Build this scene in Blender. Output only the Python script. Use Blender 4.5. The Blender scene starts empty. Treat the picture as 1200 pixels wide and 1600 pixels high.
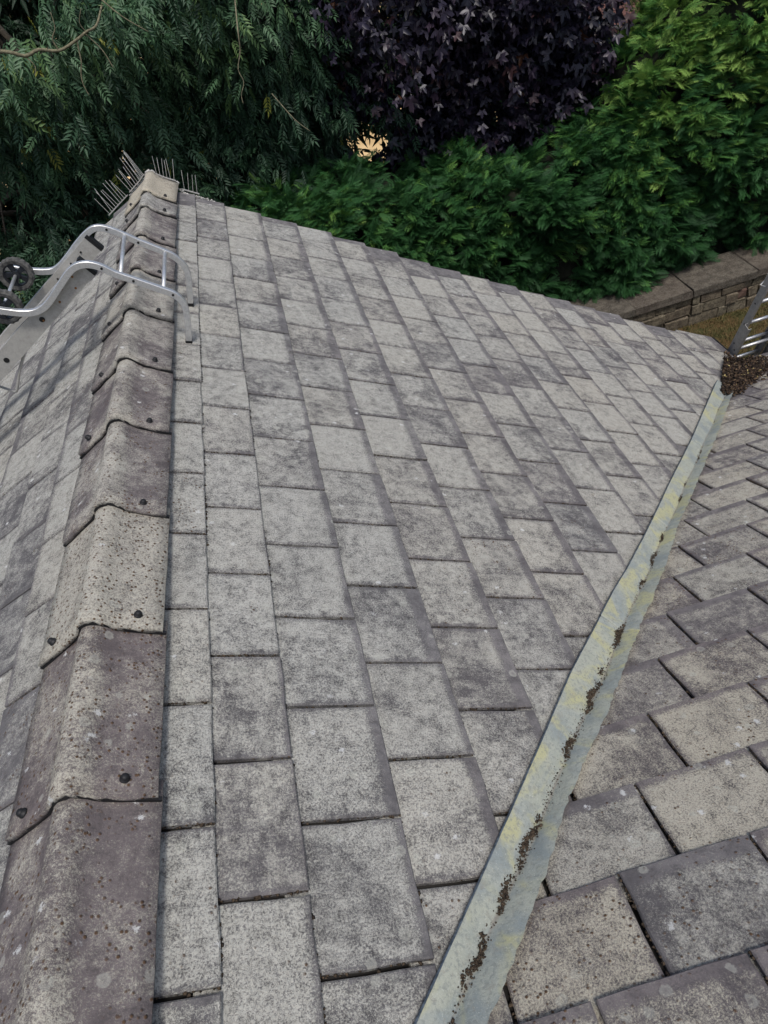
import bpy, math, random
import numpy as np
from mathutils import Vector, Matrix
random.seed(7); rng = np.random.default_rng(11)
S = bpy.context.scene; COL = S.collection

# ------------------------------------------------------------------ camera
CAM_R = [[0.9536905680213607, -0.2076518447262649, -0.21761206733284266],
         [-0.3007693903268764, -0.6499844415178422, -0.697895407369283],
         [0.0034748107133389383, 0.7310273162929807, -0.6823393499747676]]
CAM_P = [0.7565923613208742, -0.4152447560591296, 1.2291619477896718]
F = 1090.487
cam = bpy.data.cameras.new('camera'); camo = bpy.data.objects.new('camera', cam); COL.objects.link(camo)
r0, r1, r2 = CAM_R
camo.matrix_world = Matrix(((r0[0], -r1[0], -r2[0], CAM_P[0]), (r0[1], -r1[1], -r2[1], CAM_P[1]),
                            (r0[2], -r1[2], -r2[2], CAM_P[2]), (0, 0, 0, 1)))
cam.sensor_fit = 'HORIZONTAL'; cam.sensor_width = 36; cam.lens = 36 * F / 1200
cam.clip_start = 0.02; cam.clip_end = 1000
S.camera = camo
# ------------------------------------------------------------------ light
SUN_DIR = Vector((-0.12, 0.42, -1.0)).normalized()          # direction the light travels
w = bpy.data.worlds.new('World'); S.world = w; w.use_nodes = True
nt = w.node_tree; bg = nt.nodes['Background']
sky = nt.nodes.new('ShaderNodeTexSky'); sky.sky_type = 'NISHITA'; sky.sun_disc = False
sky.sun_elevation = math.asin(-SUN_DIR.z); sky.sun_rotation = math.atan2(-SUN_DIR.x, -SUN_DIR.y)
sky.air_density = 1.0; sky.dust_density = 3.0; sky.ozone_density = 0.6
nt.links.new(sky.outputs[0], bg.inputs[0]); bg.inputs[1].default_value = 0.108
sl = bpy.data.lights.new('sun', 'SUN'); sl.energy = 1.8; sl.angle = math.radians(10); sl.color = (1, 0.95, 0.87)
sl.color = (1, .98, .95)
so = bpy.data.objects.new('sun', sl); COL.objects.link(so)
so.rotation_euler = SUN_DIR.to_track_quat('-Z', 'Y').to_euler(); so.location = (0, 0, 30)
S.view_settings.view_transform = 'Standard'; S.view_settings.look = 'None'
S.view_settings.exposure = 0.42; S.view_settings.gamma = 1; S.view_settings.use_curve_mapping = False

# ------------------------------------------------------------------ helpers
def project(P):
    d = [P[i] - CAM_P[i] for i in range(3)]
    q = [sum(CAM_R[r][i] * d[i] for i in range(3)) for r in range(3)]
    if q[2] < 0.05: return None
    return 600 + F * q[0] / q[2], 800 + F * q[1] / q[2], q[2]
def mesh(name, V, Fc, smooth=False):
    m = bpy.data.meshes.new(name); m.from_pydata([tuple(v) for v in V], [], Fc); m.update()
    if smooth: m.polygons.foreach_set('use_smooth', [True] * len(m.polygons))
    return m
def fastmesh(name, V, T, tint=None, mats=None):
    """triangle soup from numpy arrays"""
    m = bpy.data.meshes.new(name)
    m.vertices.add(len(V)); m.vertices.foreach_set('co', np.asarray(V, np.float32).ravel())
    m.loops.add(len(T) * 3); m.loops.foreach_set('vertex_index', np.asarray(T, np.int32).ravel())
    m.polygons.add(len(T)); m.polygons.foreach_set('loop_start', np.arange(0, len(T) * 3, 3, dtype=np.int32))
    m.update(calc_edges=True)
    if tint is not None:
        a = m.attributes.new('tint', 'FLOAT', 'POINT'); a.data.foreach_set('value', np.asarray(tint, np.float32))
    return m
def link(name, data, mat=None, parent=None, mw=None, color=None):
    o = bpy.data.objects.new(name, data); COL.objects.link(o)
    if mat is not None and data is not None and len(data.materials) == 0: data.materials.append(mat)
    if parent is not None: o.parent = parent
    if mw is not None: o.matrix_local = mw
    if color is not None: o.color = color
    return o
def tag(o, label=None, cat=None, group=None, kind=None):
    if label: o['label'] = label
    if cat: o['category'] = cat
    if group: o['group'] = group
    if kind: o['kind'] = kind
    return o
def empty(name, loc=(0, 0, 0)):
    o = bpy.data.objects.new(name, None); COL.objects.link(o); o.location = loc; o.empty_display_size = .1
    return o
class MB:
    def __init__(s): s.V = []; s.F = []
    def add(s, V, Fc):
        b = len(s.V); s.V += [tuple(v) for v in V]; s.F += [tuple(i + b for i in f) for f in Fc]
    def box(s, a, b):
        x0, y0, z0 = a; x1, y1, z1 = b
        s.add([(x0,y0,z0),(x1,y0,z0),(x1,y1,z0),(x0,y1,z0),(x0,y0,z1),(x1,y0,z1),(x1,y1,z1),(x0,y1,z1)],
              [(0,3,2,1),(4,5,6,7),(0,1,5,4),(1,2,6,5),(2,3,7,6),(3,0,4,7)])
    def sweep(s, path, prof, side, cap=True):
        """sweep closed 2-D profile (u along side, v along normal) along 3-D path"""
        path = [Vector(p) for p in path]; n = len(prof); side = Vector(side).normalized(); V = []
        for i, p in enumerate(path):
            t = (path[min(i + 1, len(path) - 1)] - path[max(i - 1, 0)]).normalized()
            sd = (side - t * side.dot(t)).normalized(); nn = sd.cross(t).normalized()
            V += [p + sd * u + nn * v for u, v in prof]
        Fc = [(i * n + j, i * n + (j + 1) % n, (i + 1) * n + (j + 1) % n, (i + 1) * n + j) for i in range(len(path) - 1) for j in range(n)]
        if cap: Fc += [tuple(range(n))[::-1], tuple((len(path) - 1) * n + j for j in range(n))]
        s.add(V, Fc)
    def tube(s, path, r, k=8):
        path = [Vector(p) for p in path]; t = path[-1] - path[0]
        side = Vector((0, 0, 1)) if abs(t.normalized().z) < .8 else Vector((1, 0, 0))
        rr = r if isinstance(r, (list, tuple)) else [r] * len(path)
        V = []
        for i, p in enumerate(path):
            t = (path[min(i + 1, len(path) - 1)] - path[max(i - 1, 0)]).normalized()
            sd = (side - t * side.dot(t)).normalized(); nn = sd.cross(t)
            V += [p + (sd * math.cos(a) + nn * math.sin(a)) * rr[i] for a in [2 * math.pi * j / k for j in range(k)]]
        Fc = [(i * k + j, i * k + (j + 1) % k, (i + 1) * k + (j + 1) % k, (i + 1) * k + j) for i in range(len(path) - 1) for j in range(k)]
        Fc += [tuple(range(k))[::-1], tuple((len(path) - 1) * k + j for j in range(k))]
        s.add(V, Fc)
    def build(s, name, mat, parent=None, smooth=False, **kw):
        return link(name, mesh(name, s.V, s.F, smooth), mat, parent, **kw)
def smooth_path(P, n=4):
    P = [Vector(p) for p in P]; out = []
    for i in range(len(P) - 1):
        a, b, c, d = P[max(i - 1, 0)], P[i], P[i + 1], P[min(i + 2, len(P) - 1)]
        for k in range(n):
            t = k / n
            out.append(.5 * ((2 * b) + (c - a) * t + (2 * a - 5 * b + 4 * c - d) * t * t + (3 * b - a - 3 * c + d) * t ** 3))
    out.append(P[-1]); return out

# ------------------------------------------------------------------ material kit
class NM:
    def __init__(s, name, rough=.9, metal=0., spec=.3):
        s.m = bpy.data.materials.new(name); s.m.use_nodes = True; s.t = s.m.node_tree
        s.b = s.t.nodes['Principled BSDF']; s.b.inputs['Roughness'].default_value = rough
        s.b.inputs['Metallic'].default_value = metal; s.b.inputs['Specular IOR Level'].default_value = spec
    def n(s, typ, **kw):
        x = s.t.nodes.new(typ)
        for k, v in kw.items(): setattr(x, k, v)
        return x
    def L(s, a, b): s.t.links.new(a, b)
    def val(s, x, inp):
        if hasattr(x, 'links') or hasattr(x, 'is_output'): s.L(x, inp)
        else: inp.default_value = x
    def math(s, op, a, b=0., c=None, clamp=False):
        x = s.n('ShaderNodeMath', operation=op); x.use_clamp = clamp
        s.val(a, x.inputs[0]); s.val(b, x.inputs[1])
        if c is not None: s.val(c, x.inputs[2])
        return x.outputs[0]
    def ramp(s, x, lo, hi, a=0., b=1.):
        r = s.n('ShaderNodeMapRange'); r.interpolation_type = 'SMOOTHSTEP'; s.val(x, r.inputs[0])
        s.val(lo, r.inputs[1]); s.val(hi, r.inputs[2]); s.val(a, r.inputs[3]); s.val(b, r.inputs[4])
        return r.outputs[0]
    def noise(s, vec, scale, detail=4., rough=.6, dist=0.):
        x = s.n('ShaderNodeTexNoise'); s.L(vec, x.inputs['Vector']); x.inputs['Scale'].default_value = scale
        x.inputs['Detail'].default_value = detail; x.inputs['Roughness'].default_value = rough
        x.inputs['Distortion'].default_value = dist
        return x.outputs['Fac']
    def mix(s, f, a, b):
        x = s.n('ShaderNodeMix', data_type='RGBA'); s.val(f, x.inputs[0])
        for v, i in ((a, 6), (b, 7)):
            if isinstance(v, tuple): x.inputs[i].default_value = (*v, 1)
            else: s.L(v, x.inputs[i])
        return x.outputs[2]
    def scalevec(s, vec, sc):
        x = s.n('ShaderNodeVectorMath', operation='MULTIPLY'); s.L(vec, x.inputs[0]); x.inputs[1].default_value = sc
        return x.outputs[0]
    def obj_vec(s, offset=True):
        tc = s.n('ShaderNodeTexCoord'); v = tc.outputs['Object']
        s.rawvec = v
        if offset:
            oi = s.n('ShaderNodeObjectInfo'); s.oi = oi
            mu = s.n('ShaderNodeVectorMath', operation='MULTIPLY_ADD')
            cx = s.n('ShaderNodeCombineXYZ')
            s.L(oi.outputs['Random'], cx.inputs[0]); s.L(s.math('MULTIPLY', oi.outputs['Random'], 7.31), cx.inputs[1]); s.L(s.math('MULTIPLY', oi.outputs['Random'], 3.77), cx.inputs[2])
            s.L(cx.outputs[0], mu.inputs[0]); mu.inputs[1].default_value = (41, 23, 31); s.L(v, mu.inputs[2])
            v = mu.outputs[0]
        return v
    def bump(s, h, strength=.4, dist=.003):
        b = s.n('ShaderNodeBump'); b.inputs['Strength'].default_value = strength; b.inputs['Distance'].default_value = dist
        s.L(h, b.inputs['Height']); s.L(b.outputs[0], s.b.inputs['Normal'])
    def out(s, c): s.L(c, s.b.inputs['Base Color']); return s.m
def plain(name, col, rough=.8, metal=0., var=.25, scale=8., spec=.3, bump=0.):
    k = NM(name, rough, metal, spec); v = k.obj_vec()
    f = k.noise(v, scale, 5, .65)
    c = k.mix(k.ramp(f, .3, .7), tuple(x * (1 - var) for x in col), tuple(min(1, x * (1 + var)) for x in col))
    if bump: k.bump(k.noise(v, scale * 4, 5, .7), bump)
    return k.out(c)

def tile_material(name, edge_len=.2456, half_w=.149, base=((.092, .088, .090), (.168, .160, .160)), pale=(.46, .453, .405), ridge=False):
    """weathered concrete tile. object colour: r lichen amount, g brown moss amount, b bird-lime amount, a warmth"""
    k = NM(name, .93, 0, .2); v = k.obj_vec(); oi = k.oi
    sep = k.n('ShaderNodeSeparateColor'); k.L(oi.outputs['Color'], sep.inputs[0])
    lich, moss, lime = sep.outputs
    warm = oi.outputs['Alpha']
    sx = k.n('ShaderNodeSeparateXYZ'); k.L(k.rawvec, sx.inputs[0])
    big = k.noise(v, 5.5, 4, .62, .8)
    mid = k.noise(v, 34., 5, .72)
    fine = k.noise(v, 210., 4, .85)
    grain = k.noise(v, 640., 2, .9)
    stre = k.noise(k.scalevec(v, (9., 70., 9.)), 1.0, 5, .75, .3)
    # base concrete
    t1 = k.ramp(k.math('ADD', k.math('MULTIPLY', big, .6), k.math('MULTIPLY', mid, .4)), .36, .64)
    c = k.mix(t1, base[0], base[1])
    warmb = k.mix(t1, tuple(x * y for x, y in zip(base[0], (1.15, 1.02, 1.02))), tuple(x * y for x, y in zip(base[1], (1.12, 1.0, .98))))
    c = k.mix(warm, c, warmb)
    # pale lichen skin, broken up by grain, kept off the freshly washed lap edges
    e = .5
    if not ridge:
        a = k.math('ABSOLUTE', k.math('ADD', sx.outputs[1], k.math('MULTIPLY', k.math('SUBTRACT', mid, .5), .03)))
        ey = k.ramp(a, half_w - .020, half_w - .006, 1., .45)
        xx = k.math('ADD', sx.outputs[0], k.math('MULTIPLY', k.math('SUBTRACT', mid, .5), .04))
        ex = k.ramp(k.math('ADD', xx, k.math('MULTIPLY', k.math('SUBTRACT', oi.outputs['Random'], .5), .03)), edge_len / 2 - .045, edge_len / 2 - .018, 1., 0.)
        e = k.math('MULTIPLY', ex, ey)
    m = k.math('ADD', k.math('MULTIPLY', k.math('SUBTRACT', big, .5), 1.3), k.math('ADD', .5, k.math('MULTIPLY', mid, .75)))
    m = k.math('ADD', m, k.math('MULTIPLY', stre, .55))
    m = k.math('ADD', m, k.math('MULTIPLY', lich, .95))
    if not ridge: m = k.math('ADD', m, k.math('MULTIPLY', e, .30))
    if ridge: m = k.math('ADD', m, k.ramp(sx.outputs[2], .022, .046, 0., .22))
    cover = k.ramp(m, 1.15, 2.12)
    if not ridge: cover = k.math('MULTIPLY', cover, k.math('ADD', .55, k.math('MULTIPLY', e, .45)))
    spk = k.math('ADD', k.math('MULTIPLY', fine, .6), k.math('MULTIPLY', grain, .4))
    thr = k.math('SUBTRACT', .63, k.math('MULTIPLY', cover, .18))
    sp = k.ramp(spk, k.math('SUBTRACT', thr, .07), k.math('ADD', thr, .07))
    dens = k.math('MULTIPLY', sp, k.ramp(cover, 0., .6, .35, 1.))
    palec = k.mix(k.ramp(mid, .35, .65), tuple(x * .8 for x in pale), pale)
    palec = k.mix(warm, palec, tuple(x * y for x, y in zip(pale, (1.08, 1.0, .86))))
    c = k.mix(k.math('MULTIPLY', dens, .9), c, palec)
    # dark algae grains
    dk = k.ramp(k.math('ADD', k.math('MULTIPLY', fine, .5), k.math('MULTIPLY', mid, .5)), .36, .49, .5, 0.)
    c = k.mix(dk, c, (.055, .052, .05))
    # round lichen rosettes, sparse
    vr = k.n('ShaderNodeTexVoronoi'); k.L(v, vr.inputs['Vector']); vr.inputs['Scale'].default_value = 24.
    rc = k.n('ShaderNodeSeparateColor'); k.L(vr.outputs['Color'], rc.inputs[0])
    rd = k.math('ADD', vr.outputs['Distance'], k.math('MULTIPLY', k.math('SUBTRACT', k.noise(v, 120., 4, .8), .5), .35))
    ring = k.math('MULTIPLY', k.math('MULTIPLY', k.ramp(rd, .26, .34, 1., 0.), k.ramp(rd, .02, .22, .25, 1.)), k.ramp(rc.outputs[1], .88, .93))
    c = k.mix(k.math('MULTIPLY', ring, .38), c, (.46, .46, .40))
    # brown moss cushions
    vo = k.n('ShaderNodeTexVoronoi'); k.L(v, vo.inputs['Vector']); vo.inputs['Scale'].default_value = 75.
    ms = k.ramp(vo.outputs['Distance'], .12, .34, 1., 0.)
    mg = k.ramp(k.math('ADD', k.noise(v, 16., 4, .7), k.math('MULTIPLY', moss, .42)), .66, .80)
    c = k.mix(k.math('MULTIPLY', ms, mg), c, k.mix(fine, (.055, .03, .02), (.14, .085, .045)))
    # white bird-lime / crustose spots
    vo2 = k.n('ShaderNodeTexVoronoi'); k.L(k.scalevec(v, (1., 1.35, 1.)), vo2.inputs['Vector']); vo2.inputs['Scale'].default_value = 17.
    d2 = k.math('ADD', vo2.outputs['Distance'], k.math('MULTIPLY', k.math('SUBTRACT', k.noise(v, 85., 5, .85), .5), .95))
    cs = k.n('ShaderNodeSeparateColor'); k.L(vo2.outputs['Color'], cs.inputs[0])
    ws = k.math('MULTIPLY', k.ramp(d2, .10, .16, 1., 0.), k.ramp(k.math('ADD', cs.outputs[0], k.math('MULTIPLY', lime, .4)), .90, .96))
    c = k.mix(k.math('MULTIPLY', ws, .8), c, (.60, .60, .58))
    hgt = k.math('ADD', k.math('MULTIPLY', fine, .6), k.math('ADD', k.math('MULTIPLY', dens, .25), k.math('MULTIPLY', k.math('MULTIPLY', ms, mg), 1.0)))
    k.bump(hgt, .75, .0035)
    return k.out(c)

M_tile = tile_material('weathered_tile')
M_ridge = tile_material('weathered_ridge_tile', base=((.102, .092, .092), (.180, .163, .161)), ridge=True)
M_deck = plain('dark_underlay', (.022, .02, .018), .95)
M_moss = plain('joint_moss', (.06, .043, .028), .97, var=.7, scale=90, bump=.6)
M_mortar = plain('mortar', (.42, .41, .38), .95, var=.25, scale=60, bump=.6)
M_black = plain('black_rubber', (.012, .012, .013), .55, var=.2)
M_tyre = plain('tyre_rubber', (.075, .073, .068), .85, var=.5, scale=60)
M_hub = plain('wheel_plastic', (.016, .018, .022), .45, var=.2)
def alu_mat(name, col, rough, scratch=.5):
    k = NM(name, rough, .85, .5); v = k.obj_vec()
    f = k.noise(v, 22, 6, .75); g = k.noise(v, 190, 3, .7)
    t = k.ramp(k.math('ADD', k.math('MULTIPLY', f, .7), k.math('MULTIPLY', g, .3)), .35, .62)
    c = k.mix(t, tuple(x * (1 - scratch) for x in col), col)
    k.L(k.ramp(f, .3, .7, rough + .18, rough - .08), k.b.inputs['Roughness'])
    k.bump(g, .12, .001)
    return k.out(c)
M_alu = alu_mat('worn_aluminium', (.74, .74, .73), .42, .3)
M_alud = alu_mat('dull_aluminium', (.44, .425, .39), .62, .22)
M_alud.node_tree.nodes['Principled BSDF'].inputs['Metallic'].default_value = .45
M_steel = alu_mat('spike_wire', (.66, .65, .60), .45, .25)
M_steel.node_tree.nodes['Principled BSDF'].inputs['Metallic'].default_value = .4
M_rust = plain('rusty_bolt', (.2, .09, .03), .8, var=.5, scale=200)

# ------------------------------------------------------------------ ground
def ground_mat():
    k = NM('dry_lawn_ground', .97, 0, .1); v = k.obj_vec(False)
    f = k.noise(v, 1.6, 6, .7); g = k.noise(v, 55., 4, .8)
    f = k.noise(v, 3.5, 8, .75); c = k.mix(k.ramp(f, .42, .58), (.10, .062, .028), (.052, .054, .020))
    c = k.mix(k.ramp(g, .5, .68), c, (.16, .12, .06))
    c = k.mix(k.ramp(g, .33, .45, .6, 0.), c, (.03, .025, .012))
    k.bump(g, .9, .02); return k.out(c)
GZ = -5.0
o = link('ground', mesh('ground', [(-150,-60,GZ),(150,-60,GZ),(150,400,GZ),(-150,400,GZ)], [(0,1,2,3)]), ground_mat()); o['kind'] = 'structure'
k = NM('straw_field', .95, 0, .1); v = k.obj_vec(False)
M_field = k.out(k.mix(k.ramp(k.noise(v, .5, 6, .7), .35, .65), (.50, .34, .16), (.66, .47, .24)))
o = link('straw_field', mesh('straw_field', [(-60,15.5,GZ+.004),(60,15.5,GZ+.004),(70,90,GZ+.004),(-70,90,GZ+.004)], [(0,1,2,3)]), M_field); o['kind'] = 'structure'

# ------------------------------------------------------------------ HOUSE roof
PA = math.radians(32.3283); PB = math.radians(27.4002); PC = math.radians(25.5)
YB = -.8295; KV = math.tan(PA) / math.tan(PB)          # valley: y = YB + KV*x
house = empty('house', (0, 0, GZ))
tag(house, 'pitched roof house with grey weathered concrete tiles, mossy ridge and a lead lined valley', 'house')
HZ = Vector((0, 0, -GZ))                                  # children are written in world coordinates
def hp(x): return Matrix.Translation(HZ)
OFF = .030
class Slope:
    def __init__(s, name, org, down, nrm):
        s.d = Vector(down); s.n = Vector(nrm); s.l = s.n.cross(s.d); s.o = Vector(org) - s.n * OFF
        s.M = Matrix(((s.d.x, s.l.x, s.n.x, s.o.x), (s.d.y, s.l.y, s.n.y, s.o.y), (s.d.z, s.l.z, s.n.z, s.o.z), (0, 0, 0, 1)))
    def deck(s, poly):
        V = [(a, b, -.002) for a, b in poly] + [(a, b, -.03) for a, b in poly]; n = len(poly)
        Fc = [tuple(range(n)), tuple(range(2 * n - 1, n - 1, -1))] + [(i, i + n, (i + 1) % n + n, (i + 1) % n) for i in range(n)]
        s.ob = link('roof_slope', mesh('roof_slope', V, Fc), M_deck, house, Matrix.Translation(HZ) @ s.M)
        return s.ob
A = Slope('A', (0, 0, 0), (math.cos(PA), 0, -math.sin(PA)), (math.sin(PA), 0, math.cos(PA)))
C = Slope('C', (0, 0, .031), (-math.cos(PC), 0, -math.sin(PC)), (-math.sin(PC), 0, math.cos(PC)))
B = Slope('B', (0, YB, 0), (0, math.cos(PB), -math.sin(PB)), (0, math.sin(PB), math.cos(PB)))
cA, cB, cC = math.cos(PA), math.cos(PB), math.cos(PC)
vx = lambda y: (y - YB) / KV
A.deck([(.0, YB), (4.72, YB + KV * 4.72 * cA), (4.72, 4.40), (0, 4.40)])
C.deck([(0, -4.40), (3.9, -4.40), (3.9, .95), (0, .95)])
B.deck([(0, 0), (0, -6.2), (5.5, -6.2), (5.5, -vx(YB + 5.5 * cB))][::1])

T = .016; LAP = .045
def clip(poly, a, b, c):     # keep a*x+b*y<=c
    out = []
    for i in range(len(poly)):
        p, q = poly[i], poly[(i + 1) % len(poly)]
        fp = a * p[0] + b * p[1] - c; fq = a * q[0] + b * q[1] - c
        if fp <= 0: out.append(p)
        if fp * fq < 0:
            t = fp / (fp - fq); out.append((p[0] + t * (q[0] - p[0]), p[1] + t * (q[1] - p[1])))
    return out
def subdiv(poly, step, jit, r):
    out = []
    for i in range(len(poly)):
        p, q = poly[i], poly[(i + 1) % len(poly)]
        L = math.hypot(q[0] - p[0], q[1] - p[1])
        if L < 1e-4: continue
        n = max(1, int(round(L / step))); nx, ny = (q[1] - p[1]) / L, -(q[0] - p[0]) / L
        for k in range(n):
            t = k / n; j = 0 if k == 0 else r.uniform(-jit, jit)
            out.append((p[0] + t * (q[0] - p[0]) + nx * j, p[1] + t * (q[1] - p[1]) + ny * j))
    return out
def tile_mesh(poly, seed=0):
    r = random.Random(seed)
    P = subdiv(poly, .075, .0020, r); n = len(P)
    cx = sum(p[0] for p in P) / n; cy = sum(p[1] for p in P) / n
    ch = .0035
    def ins(p):
        dx, dy = cx - p[0], cy - p[1]; L = math.hypot(dx, dy) + 1e-6
        return (p[0] + (ch if dx > 0 else -ch) * min(1, abs(dx) / .02), p[1] + (ch if dy > 0 else -ch) * min(1, abs(dy) / .02))
    V = [(*ins(p), T + r.uniform(-.0006, .0006)) for p in P] + [(p[0], p[1], T - .0035 + r.uniform(-.001, .001)) for p in P] + [(p[0], p[1], 0) for p in P]
    V.append((cx, cy, T + .0008)); c = 3 * n
    Fc = [(i, (i + 1) % n, c) for i in range(n)]
    Fc += [(i + n, (i + 1) % n + n, (i + 1) % n, i) for i in range(n)] + [(i + 2 * n, (i + 1) % n + 2 * n, (i + 1) % n + n, i + n) for i in range(n)]
    return V, Fc
STD = {}
TILES = []   # dicts: slope, origin s,l, len, verts...
def course(sl, s0, s1, l0, l1, W, phase, clips, colf, lateral=1):
    """one course: head s0, tail s1; joints at phase + W*m between l0 and l1 (slope-local l)"""
    js = [l0]; m = math.ceil((l0 - phase) / W)
    while phase + m * W < l1 - .001:
        j = phase + m * W
        if j - js[-1] > .07: js.append(j)
        elif len(js) > 1: js[-1] = j
        m += 1
    if l1 - js[-1] < .07 and len(js) > 1: js[-1] = l1
    else: js.append(l1)
    L = s1 - s0 + LAP; ang = math.atan2(1.25 * T, L)
    for a, b in zip(js[:-1], js[1:]):
        g = .0048; full = [(s0 - LAP, a + g), (s1, a + g), (s1, b - g), (s0 - LAP, b - g)]
        poly = full
        for c in clips: poly = clip(poly, *c) if poly else poly
        if len(poly) < 3: continue
        ar = abs(sum(p[0] * q[1] - q[0] * p[1] for p, q in zip(poly, poly[1:] + poly[:1]))) / 2
        if ar < .0008: continue
        cs, cl = (s0 + s1) / 2, (a + b) / 2
        std = abs(ar - L * (b - a - 2 * g)) < 1e-6 and abs(b - a - W) < 1e-4
        TILES.append(dict(sl=sl, poly=[(p[0] - cs, p[1] - cl) for p in poly], cs=cs, cl=cl, ang=ang, std=std, key=(round(L, 3), round(W, 3)), tail=s1 - cs, col=colf(cs, cl), area=ar))
rt = random.Random(5)
GA = .2456
# --- east slope (A)
vA = [.163, .273, .456, .697]
while vA[-1] < 4.5: vA.append(vA[-1] + GA)
vA[-1] = 4.735
YEND = [(0, 4.47), (.25, 4.42), (1.1, 4.43), (2.08, 4.375), (3.22, 4.385), (3.9, 4.37), (4.4, 4.42), (4.75, 4.53)]
def yend(v): return float(np.interp(v, [p[0] for p in YEND], [p[1] for p in YEND])) + rt.uniform(-.012, .012)
def colA(s, l):
    return (rt.gauss(.50, .12) , max(0, rt.gauss(.12, .15)), max(0, rt.gauss(.1, .12)), max(0, min(1, rt.gauss(.05, .08) + .06 * s)))
for i in range(1, len(vA)):
    s0, s1 = vA[i - 1], vA[i]
    if i == 1: s0 = .13
    l0 = max(-1.0, YB + KV * (s0 - LAP) * cA)
    course(A, s0, s1, l0, yend(s1 - .1), .3, .3 * (.5 if i % 2 == 0 else 0), [(KV * cA, -1, -YB - .012)], colA)
# --- west slope (C)
vC = [.17, .335, .52]
while vC[-1] < 3.8: vC.append(vC[-1] + GA)
def colC(s, l): return (rt.gauss(.40, .12), max(0, rt.gauss(.2, .2)), max(0, rt.gauss(.3, .2)), max(0, rt.gauss(.05, .08)))
for i in range(1, len(vC)):
    s0, s1 = vC[i - 1], vC[i]
    if i == 1: s0 = .12
    course(C, s0, s1, -(4.45 + rt.uniform(-.01, .01)), .9, .3, .3 * (.5 if i % 2 else 0), [], colC)
# --- south wing slope (B)
X0B = 1.00627; WB = .2993
def colB(s, l): return (rt.gauss(.38, .10), max(0, rt.gauss(.40, .15)), max(0, rt.gauss(.45, .2)), min(1, max(0, rt.gauss(.55, .12))))
for j in range(-2, 20):
    s1 = .7763 + j * GA; s0 = s1 - GA
    if j == 19: s1 = 5.53
    ph = X0B + WB * ((j - 1) * .5)
    xv = vx(YB + (s1) * cB)
    course(B, s0, s1, -min(6.1, xv + 3.2), -max(0.02, vx(YB + (s0 - LAP) * cB)), WB, -ph, [(cB / KV, 1, -.010)], colB)
# individual meshes, standard ones shared among 10 variants
vis = []; rest = []
for t in TILES:
    R = Matrix.Rotation(-t['ang'], 4, 'Y')   # tail (local +x) up
    jit = Matrix.Rotation(rt.gauss(0, .006), 4, 'Z') @ Matrix.Rotation(rt.gauss(0, .007), 4, 'X')
    L = t['tail']
    hz = 1.25 * T * .5 + rt.uniform(-.0012, .0018)
    t['M'] = Matrix.Translation((t['cs'], t['cl'], hz)) @ R @ jit
    p = project(t['sl'].M @ Vector((t['cs'], t['cl'], .02)))
    corners = [project(t['sl'].M @ Vector((t['cs'] + q[0], t['cl'] + q[1], .02))) for q in t['poly']]
    ok = any(c and -10 < c[0] < 1210 and -10 < c[1] < 1610 for c in corners)
    t['px'] = (t['area'] / p[2] ** 2 if p else 0)
    (vis if ok else rest).append(t)
vis.sort(key=lambda t: -t['px']); rest += vis[290:]; vis = vis[:290]
print('TILES visible', len(vis), 'rest', len(rest))
for n_, t in enumerate(vis):
    if t['std']:
        kk = (t['key'], rt.randrange(10))
        if kk not in STD:
            V, Fc = tile_mesh(t['poly'], hash(kk[1]) + 3); STD[kk] = mesh('roof_tile', V, Fc)
        m = STD[kk]
    else:
        V, Fc = tile_mesh(t['poly'], n_); m = mesh('roof_tile', V, Fc)
    link('roof_tile', m, M_tile, t['sl'].ob, t['M'], tuple(t['col']))
for sl in (A, B, C):
    mb = MB()
    for t in rest:
        if t['sl'] is not sl: continue
        V, Fc = tile_mesh(t['poly'], 1); mb.add([t['M'] @ Vector(v) for v in V], Fc)
    if mb.V: tag(mb.build('outer_tiles', M_tile, sl.ob, color=(.45, .2, .2, .5 if sl is B else .1)), kind='stuff')

# --- moss and grit lying in the tile joints
def clump_mesh(name, pts, mat, parent, mw=None, seed=1, flat=.6):
    """pts: (pos, size); low irregular lumps (octahedra with jitter)"""
    r = np.random.default_rng(seed)
    base = np.array([(1,0,0),(.5,.87,0),(-.5,.87,0),(-1,0,0),(-.5,-.87,0),(.5,-.87,0),(0,0,.9),(0,0,-.6)])
    tri = np.array([(0,1,6),(1,2,6),(2,3,6),(3,4,6),(4,5,6),(5,0,6),(1,0,7),(2,1,7),(3,2,7),(4,3,7),(5,4,7),(0,5,7)])
    P = np.array([p for p, s in pts]); Sz = np.array([s for p, s in pts]); n = len(P)
    V = base[None] * (1 + r.uniform(-.4, .4, (n, 8, 1))) * Sz[:, None, None] * np.array([1, 1, flat])
    an = r.uniform(0, 6.28, n); ca, sa = np.cos(an)[:, None], np.sin(an)[:, None]
    X = V[..., 0] * ca - V[..., 1] * sa; Y = V[..., 0] * sa + V[..., 1] * ca
    V = np.stack([X, Y, V[..., 2]], -1) + P[:, None]
    Tt = (tri[None] + (np.arange(n) * 8)[:, None, None]).reshape(-1, 3)
    return link(name, fastmesh(name, V.reshape(-1, 3), Tt), mat, parent, mw)
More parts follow.
